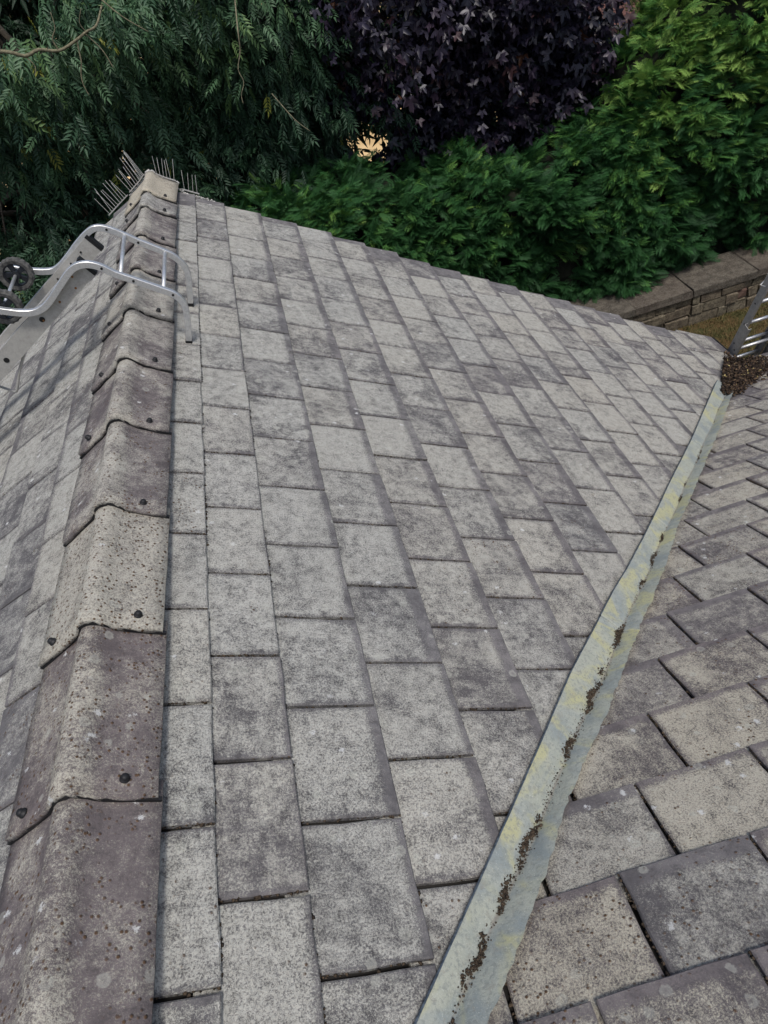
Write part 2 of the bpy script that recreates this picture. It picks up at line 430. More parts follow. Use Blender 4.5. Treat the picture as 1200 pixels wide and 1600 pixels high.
for sl, dens in ((A, 1.1), (B, 2.2), (C, .6)):
    pts = []
    for t in vis:
        if t['sl'] is not sl: continue
        amt = rt.random()
        n_side = int((6 + 26 * amt) * dens); xs = [q[0] for q in t['poly']]; ys = [q[1] for q in t['poly']]
        nearside = min(ys) if sl is A else max(ys)
        for _ in range(n_side):
            q = t['M'] @ Vector((rt.uniform(min(xs) + LAP, max(xs)), nearside + rt.gauss(0, .0022), T * .35 + rt.uniform(0, .006)))
            inside = True
            if sl is A and q.y < YB + KV * q.x * cA + .03: inside = False
            if sl is B and -q.y < vx(YB + q.x * cB) + .03: inside = False
            if inside: pts.append((tuple(q), rt.uniform(.0018, .0052)))
        for _ in range(int((3 + 22 * rt.random() ** 2) * dens)):
            q = t['M'] @ Vector((max(xs) + .003, rt.uniform(min(ys), max(ys)), rt.uniform(-.004, .004)))
            if (sl is A and q.y < YB + KV * q.x * cA + .03) or (sl is B and -q.y < vx(YB + q.x * cB) + .03): continue
            pts.append((tuple(q), rt.uniform(.002, .005)))
    tag(clump_mesh('joint_moss', pts, M_moss, sl.ob, None, 3), kind='stuff')

# --- ridge tiles, each with its two screw caps
PROF = [(-.166, -.050), (-.135, -.034), (-.10, -.016), (-.066, .001), (-.044, .013), (-.033, .025), (-.024, .038), (-.012, .047), (.002, .050), (.016, .048), (.028, .040), (.037, .028), (.046, .015), (.060, .0), (.085, -.020), (.115, -.041), (.150, -.065)]
def ridge_mesh(y0, y1, seed):
    r = random.Random(seed); n = len(PROF); NL = 9; V = []; th = .013
    jit = [[r.gauss(0, .0013) for _ in PROF] for _ in range(NL)]
    for lay in (0, 1):
        for i in range(NL):
            y = y0 + (y1 - y0) * i / (NL - 1); lift = .024 * (1 - i / (NL - 1)) + .001
            for j, (x, z) in enumerate(PROF):
                nx = (1 if x > 0 else -1) * .5
                e = jit[i][j]
                yy = y + (r.gauss(0, .0026) if i == 0 else 0)
                V.append((x - (nx * th * .8 if lay else 0), yy, z + lift + e - (th if lay else 0)))
    N = NL * n; Fc = []
    for i in range(NL - 1):
        for j in range(n - 1):
            a = i * n + j; Fc.append((a, a + 1, a + n + 1, a + n)); Fc.append((a + N, a + n + N, a + n + 1 + N, a + 1 + N))
        Fc.append((i * n, (i + 1) * n, (i + 1) * n + N, i * n + N)); a = i * n + n - 1
        Fc.append((a, a + N, a + n + N, a + n))
    for j in range(n - 1):
        Fc.append((j, j + N, j + 1 + N, j + 1)); a = (NL - 1) * n + j; Fc.append((a, a + 1, a + 1 + N, a + N))
    return mesh('ridge_tile', V, Fc, True)
def cap_mesh():
    V = []; Fc = []; k = 12; rings = [(.0105, 0), (.0105, .003), (.0088, .0035), (.0085, .009), (.0065, .0125), (.003, .014)]
    for r_, z in rings: V += [(r_ * math.cos(6.283 * j / k), r_ * math.sin(6.283 * j / k), z) for j in range(k)]
    for i in range(len(rings) - 1): Fc += [(i * k + j, i * k + (j + 1) % k, (i + 1) * k + (j + 1) % k, (i + 1) * k + j) for j in range(k)]
    Fc.append(tuple((len(rings) - 1) * k + j for j in range(k)))
    return mesh('screw_cap', V, Fc, True)
CAPM = cap_mesh()
RY = [-.96, -.528, -.095, .338, .776, 1.220, 1.655, 2.072, 2.501, 2.93, 3.36, 3.80]
# colour: lichen, moss, lime, warm
RC = [(.42,.4,.4,.55), (.48,.55,.5,.55), (.44,.55,.5,.5), (.46,.62,.4,.55), (.95,1.05,.1,.45), (.50,.55,.3,.35), (.48,.45,.3,.4), (.55,.3,.5,.3), (.75,.2,.6,.3), (.5,.2,.5,.35), (.55,.1,.6,.35), (.6,.05,.9,.1)]
RY2 = RY + [4.06]; RC2 = RC + [(1.0,.25,.2,1.0)]
for i, y in enumerate(RY2):
    y1 = (RY2[i + 1] + .05) if i + 1 < len(RY2) else 4.50
    rtile = link('ridge_tile', ridge_mesh(y, y1, i), M_ridge, house, Matrix.Translation(HZ), RC2[i])
    if i == 4: rtile['label'] = 'pale cream ridge tile spotted with brown moss'
    if i == 12: rtile['label'] = 'ochre stained ridge tile at the gable end'
    nn_ = [(x * 1.0, y + .004, z + .006) for x, z in PROF]
    mbs = MB(); mbs.sweep(nn_, [(-.004, -.006), (.004, -.006), (.004, .005), (-.004, .005)], (0, 1, 0)); mbs.build('joint_shadow_strip', M_black, rtile)  # black strip standing in for the shadow gap under the lifted rim
    for x, dz, sgn in ((.098, -.029 + .0245, 1), (-.112, -.0225 + .0245, -1)):
        if i == 5 and sgn < 0: continue
        nn = Vector((.55 * sgn, 0, .85)).normalized() if sgn > 0 else Vector((-.45, 0, .89)).normalized()
        q = nn.to_track_quat('Z', 'Y').to_matrix().to_4x4()
        cobj = link('screw_cap', CAPM, M_black, rtile, Matrix.Translation((x + rt.uniform(-.006, .006), y + .032 + rt.uniform(-.005, .01), dz)) @ q)
# gable end verge mortar on the ridge and tiles
pts = []
for _ in range(240):
    x = rt.uniform(-.17, .15); z = float(np.interp(x, [p[0] for p in PROF], [p[1] for p in PROF]))
    pts.append(((x, 4.505 + rt.gauss(0, .004), z + rt.uniform(-.012, .004)), rt.uniform(.004, .009)))
for _ in range(260):
    s = rt.uniform(.17, .40); q = A.M @ Vector((s, 4.47 if s < .2 else 4.425, .02)); pts.append(((q.x, q.y + rt.gauss(0, .004) , q.z + rt.gauss(.004, .004)), rt.uniform(.003, .007)))
tag(clump_mesh('verge_mortar', pts, M_mortar, house, Matrix.Translation(HZ), 5, 1.), kind='stuff')

# --- valley flashing: folded painted sheets
def flash_mat():
    k = NM('painted_lead', .62, 0, .35); v = k.obj_vec(False)
    big = k.noise(v, 3.2, 4, .6, 1.0); mid = k.noise(v, 14, 5, .7); fine = k.noise(v, 90, 4, .75); fn2 = k.noise(v, 320, 2, .8)
    c = k.mix(k.ramp(big, .40, .60), (.22, .25, .245), (.31, .325, .27))
    c = k.mix(k.ramp(mid, .36, .68, 0., .7), c, (.37, .38, .32))
    yel = k.ramp(k.noise(v, 7.3, 3, .6, .7), .48, .64, 0., .85)
    c = k.mix(yel, c, (.40, .385, .21))
    c = k.mix(k.ramp(fine, .38, .50, .65, 0.), c, (.19, .205, .19)); c = k.mix(k.ramp(k.noise(v, 38, 5, .8), .54, .64, 0., .55), c, (.23, .225, .19))
    c = k.mix(k.ramp(fn2, .60, .72, 0., .5), c, (.62, .62, .55))
    u = k.n('ShaderNodeAttribute'); u.attribute_name = 'crease'
    d = k.math('ADD', u.outputs['Fac'], k.math('MULTIPLY', k.math('SUBTRACT', mid, .5), 1.1))
    c = k.mix(k.ramp(d, .55, 1.1, 0., .75), c, (.20, .18, .15))
    k.bump(k.math('ADD', fine, mid), .5, .004)
    return k.out(c)
M_flash = flash_mat()
k = NM('blue_lead_edge', .45, .3, .5); v = k.obj_vec(False)
M_edge = k.out(k.mix(k.ramp(k.noise(v, 60, 4, .7), .35, .65), (.055, .075, .095), (.16, .20, .24)))
LE = [(.534,-.102),(.66,.059),(.832,.281),(.998,.497),(1.165,.718),(1.364,.955),(1.482,1.097),(1.605,1.235),(1.776,1.438),(1.98,1.686),(2.167,1.919),(2.402,2.203),(2.62,2.468),(2.95,2.885),(3.343,3.38)]
RE = [(.658,-.129),(.714,-.065),(.843,.097),(.996,.313),(1.21,.556),(1.521,.944),(1.623,1.059),(1.801,1.283),(1.994,1.538),(2.205,1.785),(2.509,2.156),(2.765,2.46),(3.111,2.89),(3.47,3.34)]
def interp_edge(E, u):   # u = coordinate along valley (x + y)
    us = [p[0] + p[1] for p in E]
    lo = (E[0][0] - (us[0] - u) * .45, E[0][1] - (us[0] - u) * .55) if u < us[0] else None
    if lo: return lo
    if u > us[-1]: e = u - us[-1]; return (E[-1][0] + e * .455, E[-1][1] + e * .545)
    return (float(np.interp(u, us, [p[0] for p in E])), float(np.interp(u, us, [p[1] for p in E])))
zA = lambda x, y=0: -x * math.tan(PA); zB = lambda x, y: -(y - YB) * math.tan(PB)
def flashing(u0, u1, lift, seed):
    r = random.Random(seed); N = max(6, int((u1 - u0) / .018)); V = []; cr = []; Fc = []; E_V = []; E_F = []
    prof_u = [0, .25, .5, .75, .9, 1., 1.1, 1.25, 1.5, 1.75, 2.]
    n = len(prof_u)
    for i in range(N + 1):
        u = u0 + (u1 - u0) * i / N
        lx, ly = interp_edge(LE, u); rx, ry = interp_edge(RE, u)
        wob = .0008 * math.sin(u * 19 + seed) + r.uniform(-.0022, .0022)
        cxv = (u - YB) / (1 + KV) ; c = Vector((cxv + .004 * math.sin(u * 7), YB + KV * cxv, 0)); c.z = zA(c.x) + .004
        a = Vector((lx, ly, zA(lx) + .022)); b = Vector((rx + wob, ry - wob, zB(rx, ry) + .019))
        for q in prof_u:
            p = a.lerp(c, q) if q <= 1 else c.lerp(b, q - 1)
            bulge = .003 * math.sin(min(q, 2 - q) * math.pi) if q not in (0, 2) else 0
            dent = .0013 * math.sin(u * 31 + q * 5 + seed) * math.sin(u * 13 + q * 2)
            V.append((p.x, p.y, p.z + lift + bulge + dent)); cr.append(max(0, 1 - abs(q - 1) * 4.2))
        E_V += [(a.x, a.y, a.z + lift + .0012), (a.x - .0035, a.y + .0035, a.z + lift - .001), (a.x - .0045, a.y + .0045, a.z + lift - .014)]
    for i in range(N):
        for j in range(n - 1): a = i * n + j; Fc.append((a, a + 1, a + n + 1, a + n))
        for j in range(2): a = i * 3 + j; E_F.append((a, a + 3, a + 4, a + 1))
    # front edge thickness
    base = len(V); V += [(V[j][0], V[j][1], V[j][2] - .004) for j in range(n)]; cr += [.6] * n
    Fc += [(j, base + j, base + j + 1, j + 1) for j in range(n - 1)]
    m = mesh('valley_flashing', V, Fc, True); at = m.attributes.new('crease', 'FLOAT', 'POINT'); at.data.foreach_set('value', cr)
    fo = link('valley_flashing', m, M_flash, house, Matrix.Translation(HZ))
    link('folded_edge', mesh('folded_edge', E_V, E_F, True), M_edge, fo)
flashing(-.35, 2.40, .000, 1); flashing(2.35, 3.55, .004, 2); flashing(3.52, 5.05, .007, 3); flashing(5.02, 6.85, .010, 4)
# dirt lying along the crease
def vpoint(u, off=0., h=0.):
    x = (u - YB) / (1 + KV); p = Vector((x, YB + KV * x, 0)); p += Vector((.77, -.63, 0)) * off
    return (p.x, p.y, max(zA(p.x), zB(p.x, p.y)) + h)
pts = []
segs = [(.30,.50,.8),(.55,.75,.7),(.80,.95,.9),(.96,1.20,1.0),(1.45,1.62,.7),(1.72,1.95,1.0),(1.98,2.04,.5),(2.2,2.42,.9),(2.75,2.86,.8),(3.0,3.2,.6),(3.3,3.42,.8),(3.9,4.05,1.0),(4.15,4.3,.7),(4.6,5.2,.4),(5.5,6.6,.8)]
for a, b, d in segs:
    for _ in range(int(1300 * d * (b - a))):
        u = rt.triangular(a, b); pts.append((vpoint(u, rt.gauss(-.004, .0048) + .005 * math.sin(u * 40), .010 + rt.uniform(0, .004)), rt.uniform(.0009, .0032) * (1.5 if rt.random() < .07 else 1)))
for _ in range(1800): pts.append((vpoint(rt.uniform(-.2, 6.5), rt.gauss(-.003, .008), .010), rt.uniform(.0008, .0022)))
tag(clump_mesh('gutter_grit', pts, M_moss, house, Matrix.Translation(HZ), 9), kind='stuff')

# --- walls, fascias, gutters
M_brick = None
def brick_mat(name, c1, c2, mort, sc=1.):
    k = NM(name, .9, 0, .2); tc = k.n('ShaderNodeTexCoord'); sx = k.n('ShaderNodeSeparateXYZ'); k.L(tc.outputs['Object'], sx.inputs[0])
    cx = k.n('ShaderNodeCombineXYZ'); k.L(k.math('ADD', sx.outputs[0], sx.outputs[1]), cx.inputs[0]); k.L(sx.outputs[2], cx.inputs[1])
    b = k.n('ShaderNodeTexBrick'); k.L(cx.outputs[0], b.inputs['Vector']); b.inputs['Scale'].default_value = 1
    b.inputs['Color1'].default_value = (*c1, 1); b.inputs['Color2'].default_value = (*c2, 1); b.inputs['Mortar'].default_value = (*mort, 1)
    b.inputs['Brick Width'].default_value = .225; b.inputs['Row Height'].default_value = .075; b.inputs['Mortar Size'].default_value = .006
    return k.out(b.outputs[0])
M_brick = brick_mat('buff_brick', (.27, .17, .11), (.33, .21, .13), (.3, .28, .25))
M_white = plain('white_board', (.62, .62, .60), .5, var=.12, scale=5)
M_gut = plain('black_gutter', (.012, .012, .012), .4, var=.2)
mb = MB()
zr = -.12
pr_ = [(-3.45, GZ), (3.75, GZ), (3.75, zA(3.75) - .16), (0, -.16), (-3.45, -.16 - 3.45 * math.tan(PC))]
def prism_y(mb, pr2, y0, y1):
    n = len(pr2); mb.add([(x, y0, z) for x, z in pr2] + [(x, y1, z) for x, z in pr2],
        [tuple(range(n)), tuple(range(2 * n - 1, n - 1, -1))] + [(i, i + n, (i + 1) % n + n, (i + 1) % n) for i in range(n)])
prism_y(mb, pr_, 4.02, 4.30); mb.build('gable_wall', M_brick, house, mw=Matrix.Translation(HZ))
mb = MB(); mb.box((-3.45, -1.5, GZ), (-3.2, 4.02, -.2 - 3.45 * math.tan(PC))); mb.box((3.9, 3.65, GZ), (7, 3.9, -2.75)); mb.build('outer_wall', M_brick, house, mw=Matrix.Translation(HZ))
mb = MB(); E_ = A.M @ Vector((4.70, 0, 0)); mb.box((E_.x - .02, 4.06, E_.z - .18), (E_.x, 4.47, E_.z - .03)); mb.box((4.06, 4.03, -2.80), (7, 4.055, -2.62)); mb.build('fascia', M_white, house, mw=Matrix.Translation(HZ))
def gutter(p0, p1, side):
    prof = []; R0, R1 = .056, .050
    prof = [(R0 * math.cos(a), R0 * math.sin(a)) for a in np.linspace(math.pi, 2 * math.pi, 9)] + [(R1 * math.cos(a), R1 * math.sin(a)) for a in np.linspace(2 * math.pi, math.pi, 9)]
    mb = MB(); P0, P1 = Vector(p0), Vector(p1); V = []
    for p in (P0, P1): V += [p + Vector(side) * u + Vector((0, 0, 1)) * v for u, v in prof]
    n = len(prof); mb.add(V, [(j, (j + 1) % n, (j + 1) % n + n, j + n) for j in range(n)] + [tuple(range(n))[::-1], tuple(range(n, 2 * n))])
    mb.build('gutter', M_gut, house, mw=Matrix.Translation(HZ))
gutter((E_.x + .05, 4.12, E_.z - .045), (E_.x + .05, 4.56, E_.z - .045), (1, 0, 0))
gutter((4.12, 4.115, -2.63), (7, 4.115, -2.63), (0, 1, 0))
mb = MB(); mb.box((E_.x - .002, 4.08, E_.z + .004), (E_.x + .028, 4.52, E_.z + .010)); mb.build('eaves_strip', M_gut, house, mw=Matrix.Translation(HZ))

# ------------------------------------------------------------------ leaf litter heap at the foot of the valley
def litter_mat():
    k = NM('leaf_litter_bits', .9, 0, .2); a = k.n('ShaderNodeAttribute'); a.attribute_name = 'tint'
    cr = k.n('ShaderNodeValToRGB'); k.L(a.outputs['Fac'], cr.inputs[0]); e = cr.color_ramp.elements
    e[0].position = 0; e[0].color = (.018, .012, .009, 1); e[1].position = 1; e[1].color = (.62, .50, .20, 1)
    for p, c in ((.45, (.05, .032, .022, 1)), (.8, (.13, .085, .05, 1)), (.96, (.22, .15, .09, 1))):
        x = e.new(p); x.color = c
    return k.out(cr.outputs[0])
N = 4200
U = rng.normal(7.3, .40, N); U = np.where(U > 8.05, 8.05 - rng.random(N) * .5, U); U = np.maximum(U, 6.5 + rng.random(N) * .25)
wid = np.interp(U, [6.2, 6.7, 7.2, 7.9, 8.2], [.035, .055, .105, .17, .19])
Wd = rng.normal(.25, .8, N) * wid; Wd = np.where(Wd < -wid * .7, -Wd * .5, Wd)
X = (U - YB) / (1 + KV); Px = X + .77 * Wd; Py = YB + KV * X - .63 * Wd
Px = np.minimum(Px, 4.4)
Z = np.maximum(-Px * math.tan(PA), -(Py - YB) * math.tan(PB)) + .012
hh = np.exp(-(Wd / (wid * 1.1)) ** 2) * np.interp(U, [6.2, 6.6, 7.3, 8.1], [.01, .03, .065, .04])
Z += hh * rng.random(N) + .004
keep = (Py < 4.2) | (rng.random(N) < .0); Px, Py, Z = Px[keep], Py[keep], Z[keep]; N = len(Px)
tri0 = rng.normal(0, 1, (N, 4, 3)) * np.array([1, 1, .5]); tri0 -= tri0.mean(1, keepdims=True)
sz = rng.uniform(.004, .013, (N, 1, 1)); V = tri0 * sz + np.stack([Px, Py, Z], -1)[:, None]
Tt = np.array([(0,1,2),(0,2,3),(0,3,1),(1,3,2)])[None] + (np.arange(N) * 4)[:, None, None]
tint = np.repeat(np.where(rng.random(N) < .02, .99, rng.random(N) * .88), 4)
o = link('leaf_litter', fastmesh('leaf_litter', V.reshape(-1, 3), Tt.reshape(-1, 3), tint), litter_mat())
tag(o, 'heap of brown rotting leaf litter and moss blocking the bottom of the roof valley', 'leaf litter', kind='stuff')
# solid damp core under the litter
pts = [((float(Px[i]), float(Py[i]), float(Z[i]) - .008), rt.uniform(.008, .017)) for i in range(0, N, 7)]
core = clump_mesh('litter_core', pts, M_moss, o, None, 12)

# ------------------------------------------------------------------ roof ladder with ridge hook
lad = empty('roof_ladder', (-.3, 2.61, 0.1)); LI = Matrix.Translation((.3, -2.61, -.1))
tag(lad, 'aluminium roof ladder with wheels hooked over the ridge at the left', 'ladder')
near = [(.190,-.118),(.223,-.027),(.237,.030),(.234,.062),(.214,.096),(.177,.128),(.094,.196),(.039,.240),(.004,.278),(-.033,.303),(-.075,.311),(-.118,.298),(-.184,.255),(-.243,.216),(-.286,.197),(-.33,.194),(-.385,.213),(-.455,.25),(-.52,.29)]
far = [(.200,-.116),(.224,-.049),(.243,.008),(.244,.058),(.222,.105),(.192,.138),(.104,.214),(.059,.257),(.005,.302),(-.037,.318),(-.078,.309),(-.137,.280),(-.20,.242),(-.252,.215),(-.296,.207),(-.364,.228),(-.43,.262),(-.50,.30)]
BAR = [(-.009, -.0125), (.009, -.0125), (.0105, -.011), (.0105, .011), (.009, .0125), (-.009, .0125), (-.0105, .011), (-.0105, -.011)]
for pts_, Y in ((near, 2.42), (far, 2.78)):
    mb = MB(); mb.sweep(smooth_path([(x, Y, z) for x, z in pts_], 4), BAR, (0, 1, 0)); ob = mb.build('hook_bar', M_alu, lad, False, mw=LI)
    sm = ob.data
    # rubber foot and bolts on the bar
    mb = MB(); a = Vector((pts_[0][0], Y, pts_[0][1])); d = Vector((pts_[1][0] - pts_[0][0], 0, pts_[1][1] - pts_[0][1])).normalized()
    mb.sweep([a - d * .012, a + d * .006], [(u * 1.15, v_ * 1.15) for u, v_ in BAR], (0, 1, 0)); mb.build('end_plug', M_black, ob)
    mb = MB()
    for bx in (.197, .112, .02):
        bi = min(range(len(pts_)), key=lambda q: abs(pts_[q][0] - bx) + (0 if pts_[q][1] > .05 else 9)); q = pts_[bi]
        mb.tube([(q[0], Y - .010, q[1]), (q[0], Y - .0135, q[1])], .0052, 8)
    mb.build('bolt', M_gut, ob)
def barz(pts_, x):
    P = sorted([p for p in pts_ if p[1] > .06 and p[0] > -.03]); return float(np.interp(x, [p[0] for p in P], [p[1] for p in P]))
for x in (.185, .055):
    mb = MB(); mb.tube([(x, 2.425, barz(near, x)), (x + .006, 2.775, barz(far, x + .006))], .0085, 10); mb.build('cross_bar', M_alu, lad, True, mw=LI)
# stiles: channels lying parallel to the west slope
d = Vector((-.886, 0, -.463)); up = Vector((-.463, 0, .886))
CH = [(0, 0), (.028, 0), (.028, .004), (.004, .004), (.004, .074), (.028, .074), (.028, .078), (0, .078)]
def channel(P0, L, flip, name='stile', parent=None, mw=None, mat=None):
    V = []
    for t in (0, L):
        for a, h in CH: p = Vector(P0) + d * t + Vector((0, a * flip, 0)) + up * h; V.append(p)
    n = 8; mb = MB(); mb.add(V, [(j, (j + 1) % n, (j + 1) % n + n, j + n) for j in range(n)] + [tuple(range(n))[::-1], tuple(range(n, 2 * n))])
    return mb.build(name, mat or M_alud, parent, mw=mw)
P_near = Vector((-.035, 2.440, .255)); P_far = Vector((-.050, 2.795, .232))
sn = channel(P_near, 3.6, 1, parent=lad, mw=LI); sf = channel(P_far - Vector((0,.03,0)), 3.6, 1, parent=lad, mw=LI)
for st, P in ((sn, P_near), (sf, P_far - Vector((0,.03,0)))):
    mb = MB(); q = P + up * .039
    # black end cap
    V = []
    for t in (-.008, .008):
        for a, h in ((-.002, -.002), (.03, -.002), (.03, .080), (-.002, .080)): V.append(P + d * t + Vector((0, a, 0)) + up * h)
    mb.add(V, [(0,1,2,3)[::-1], (4,5,6,7), (0,1,5,4), (1,2,6,5), (2,3,7,6), (3,0,4,7)]); mb.build('end_cap', M_black, st)
    mb = MB()
    for i, (t, h) in enumerate([(.07,.055),(.10,.02),(.14,.055),(.19,.03),(.235,.055),(.30,.03)]):
        q = P + d * t + up * h; mb.tube([q + Vector((0, .001, 0)), q + Vector((0, -.003, 0))], .0045, 8)
    mb.build('rivet', M_rust if st is sn else M_gut, st)
    mb = MB()
    for i in range(14):
        q = P + d * (.30 + i * .25) + up * .036; mb.tube([q + Vector((0, .003, 0)), q + Vector((0, -.002, 0))], .0115, 14)
    mb.build('rung_socket', M_gut, st)
for i in range(14):
    q = P_near + d * (.17 + i * .25) + up * .04
    mb = MB(); RP = [(-.022, -.006), (.022, -.006), (.024, .004), (.015, .010), (-.015, .010), (-.024, .004)]
    a = q + Vector((0, .006, 0)); b = Vector((q.x, P_far.y - .028, q.z)) + (P_far - P_near - Vector((0, P_far.y - P_near.y, 0))) * 1.0
    V = []
    for p in (a, b):
        for u, v_ in RP: V.append(p + d * u + up * v_)
    n = 6; mb.add(V, [(j, (j + 1) % n, (j + 1) % n + n, j + n) for j in range(n)] + [tuple(range(n))[::-1], tuple(range(n, 2 * n))])
    mb.build('rung', M_alu, lad, mw=LI)
# wheels: ribbed tyre, five-spoke hub, on an axle across the arms
def wheel(c):
    c = Vector(c); R = .070; mb = MB(); K = 40
    rings = [(.050, -.013), (.062, -.016), (.068, -.012), (.068, .012), (.062, .016), (.050, .013)]
    V = []
    for j in range(K):
        a = 2 * math.pi * j / K; 
        for q, (r_, y) in enumerate(rings):
            rr = r_ + (.0035 if (j % 2 == 0 and q in (2, 3)) else 0) + (.0015 if j % 2 == 0 and q in (1, 4) else 0)
            V.append(c + Vector((rr * math.cos(a), y, rr * math.sin(a))))
    n = len(rings); mb.add(V, [(j * n + q, j * n + (q + 1) % n, ((j + 1) % K) * n + (q + 1) % n, ((j + 1) % K) * n + q) for j in range(K) for q in range(n)])
    t = mb.build('wheel', M_hub, lad, mw=LI)
    t.data.materials.clear(); t.data.materials.append(M_tyre)
    mb = MB(); K = 24
    def ring(r0_, r1_, y0, y1):
        V = []
        for j in range(K):
            a = 2 * math.pi * j / K
            for r_, y in ((r0_, y0), (r1_, y0), (r1_, y1), (r0_, y1)): V.append(c + Vector((r_ * math.cos(a), y, r_ * math.sin(a))))
        mb.add(V, [(j * 4 + q, j * 4 + (q + 1) % 4, ((j + 1) % K) * 4 + (q + 1) % 4, ((j + 1) % K) * 4 + q) for j in range(K) for q in range(4)])
    ring(.044, .051, -.010, .010); ring(.006, .017, -.016, .016)
    for j in range(5):
        a = 2 * math.pi * j / 5 + .4; e = Vector((math.cos(a), 0, math.sin(a))); f = Vector((-math.sin(a), 0, math.cos(a)))
        V = [c + e * r_ + f * s_ * w_ + Vector((0, y, 0)) for r_, w_ in ((.014, .008), (.047, .011)) for s_ in (-1, 1) for y in (-.007, .007)]
        mb.add(V, [(0,1,3,2),(4,6,7,5),(0,2,6,4),(1,5,7,3),(0,4,5,1),(2,3,7,6)])
    mb.build('hub', M_hub, t)
wheel((-.418, 2.73, .252)); wheel((-.437, 2.475, .228))
mb = MB(); mb.tube([(-.440, 2.42, .226), (-.416, 2.78, .256)], .007, 10); mb.build('axle', M_alu, lad, True, mw=LI)
# bent rod bearer resting under the near stile
mb = MB(); mb.tube(smooth_path([(-.44, 2.46, .06), (-.53, 2.46, -.04), (-.578, 2.46, -.105), (-.60, 2.47, -.125), (-.63, 2.49, -.115), (-.70, 2.55, -.10)], 4), .0055, 8); mb.build('bearer_rod', M_alud, lad, True, mw=LI)

# ------------------------------------------------------------------ bird spikes along the gable verge
def spike_strip(name, pts_, lab, lean, ln):
    e = empty(name, pts_[0]); I = Matrix.Translation(-Vector(pts_[0]))
    tag(e, lab, 'bird spikes', 'bird spikes along the gable verge')
    mb = MB(); mb.sweep(pts_, [(-.008, -.002), (.008, -.002), (.008, .002), (-.008, .002)], (0, 1, 0)); mb.build('base_strip', M_alud, e, mw=I)
    n = max(2, int(sum((Vector(b) - Vector(a)).length for a, b in zip(pts_[:-1], pts_[1:])) / ln[2]))
    for i in range(n):
        t = (i + .5) / n * (len(pts_) - 1); j = min(int(t), len(pts_) - 2); p = Vector(pts_[j]).lerp(Vector(pts_[j + 1]), t - j)
        s = (i % 2) * 2 - 1
        dr = Vector((lean[0] + rt.gauss(0, .05), lean[1] + s * lean[2] + rt.gauss(0, .03), 1)).normalized()
        mb = MB(); mb.tube([p, p + dr * rt.uniform(ln[0], ln[1])], .0013, 5); mb.build('spike', M_steel, e, mw=I)
spike_strip('bird_spike_strip', [(.035, 4.50, .028), (.085, 4.50, -.012), (.14, 4.50, -.048)], 'short row of upright wire bird spikes on the ochre end ridge tile', (.28, .1, .05), (.10, .125, .019))
spike_strip('bird_spike_strip', [(.165, 4.44, -.09), (.255, 4.44, -.147)], 'row of wire bird spikes on the verge tile right of the ridge end', (.28, .1, .05), (.095, .115, .024))
spike_strip('bird_spike_strip', [(-.03, 4.49, .045), (-.07, 4.49, .018), (-.16, 4.49, -.028)], 'dense fan of long wire bird spikes leaning left beside the roof apex', (-.30, .1, .16), (.11, .19, .013))
spike_strip('bird_spike_strip', [(-.175, 4.47, -.035), (-.34, 4.47, -.115)], 'lowest row of wire bird spikes leaning left on the far verge of the west slope', (-.40, .1, .18), (.11, .16, .019))

# ------------------------------------------------------------------ access ladder leaning on the eave
ld = empty('extension_ladder', (4.2, 5.15, GZ)); LI = Matrix.Translation((-4.2, -5.15, -GZ))
tag(ld, 'silver aluminium double extension ladder leaning on the eave at the right edge', 'ladder')
d = Vector((0, -.375, .927)).normalized(); up = Vector((0, -.927, -.375)).normalized() * -1
def chan_x(P0, L, flip, mat, wd=.06, fl=.026):
    V = []; CHX = [(0, 0), (fl, 0), (fl, .003), (.003, .003), (.003, wd - .003), (fl, wd - .003), (fl, wd), (0, wd)]
    for t in (0, L):
        for a, h in CHX: V.append(Vector(P0) + d * t + Vector((a * flip, 0, 0)) + up * h)
    n = 8; mb = MB(); mb.add(V, [(j, (j + 1) % n, (j + 1) % n + n, j + n) for j in range(n)] + [tuple(range(n))[::-1], tuple(range(n, 2 * n))])
    return mb.build('stile', mat, ld, mw=LI)
foot = Vector((0, 5.16, GZ))
for (x0, x1, off, L, t0) in ((4.015, 4.395, 0.0, 3.0, 0.), (4.045, 4.365, .062, 2.75, .75)):
    b0 = Vector((x0, foot.y, foot.z)) + up * off + d * t0; b1 = Vector((x1, foot.y, foot.z)) + up * off + d * t0
    for b, fl in ((b0, 1), (b1, -1)):
        st = chan_x(b, L, fl, M_alud)
        mb = MB()
        for i in range(int(L / .25) - 1):
            q = b + d * (.2 + i * .25) + up * .03; mb.tube([q - Vector((.002 * fl, 0, 0)), q + Vector((.001 * fl, 0, 0))], .008, 8)
        mb.build('rung_rivet', M_gut, st)
    for i in range(int(L / .25) - 1):
        q = b0 + d * (.2 + i * .25) + up * .03; mb = MB(); mb.tube([q + Vector((.003, 0, 0)), Vector((b1.x - .003, q.y, q.z))], .014, 8); mb.build('rung', M_alu, ld, True, mw=LI)
# guide hook near the top
q = Vector((4.05, foot.y, foot.z)) + d * 3.40 + up * .08
mb = MB(); mb.tube([q, q + up * .03 + Vector((-.03, 0, 0)), q + up * .05 + d * .03 + Vector((.02, 0, 0))], .005, 6); mb.build('guide_hook', M_white, ld, mw=LI)

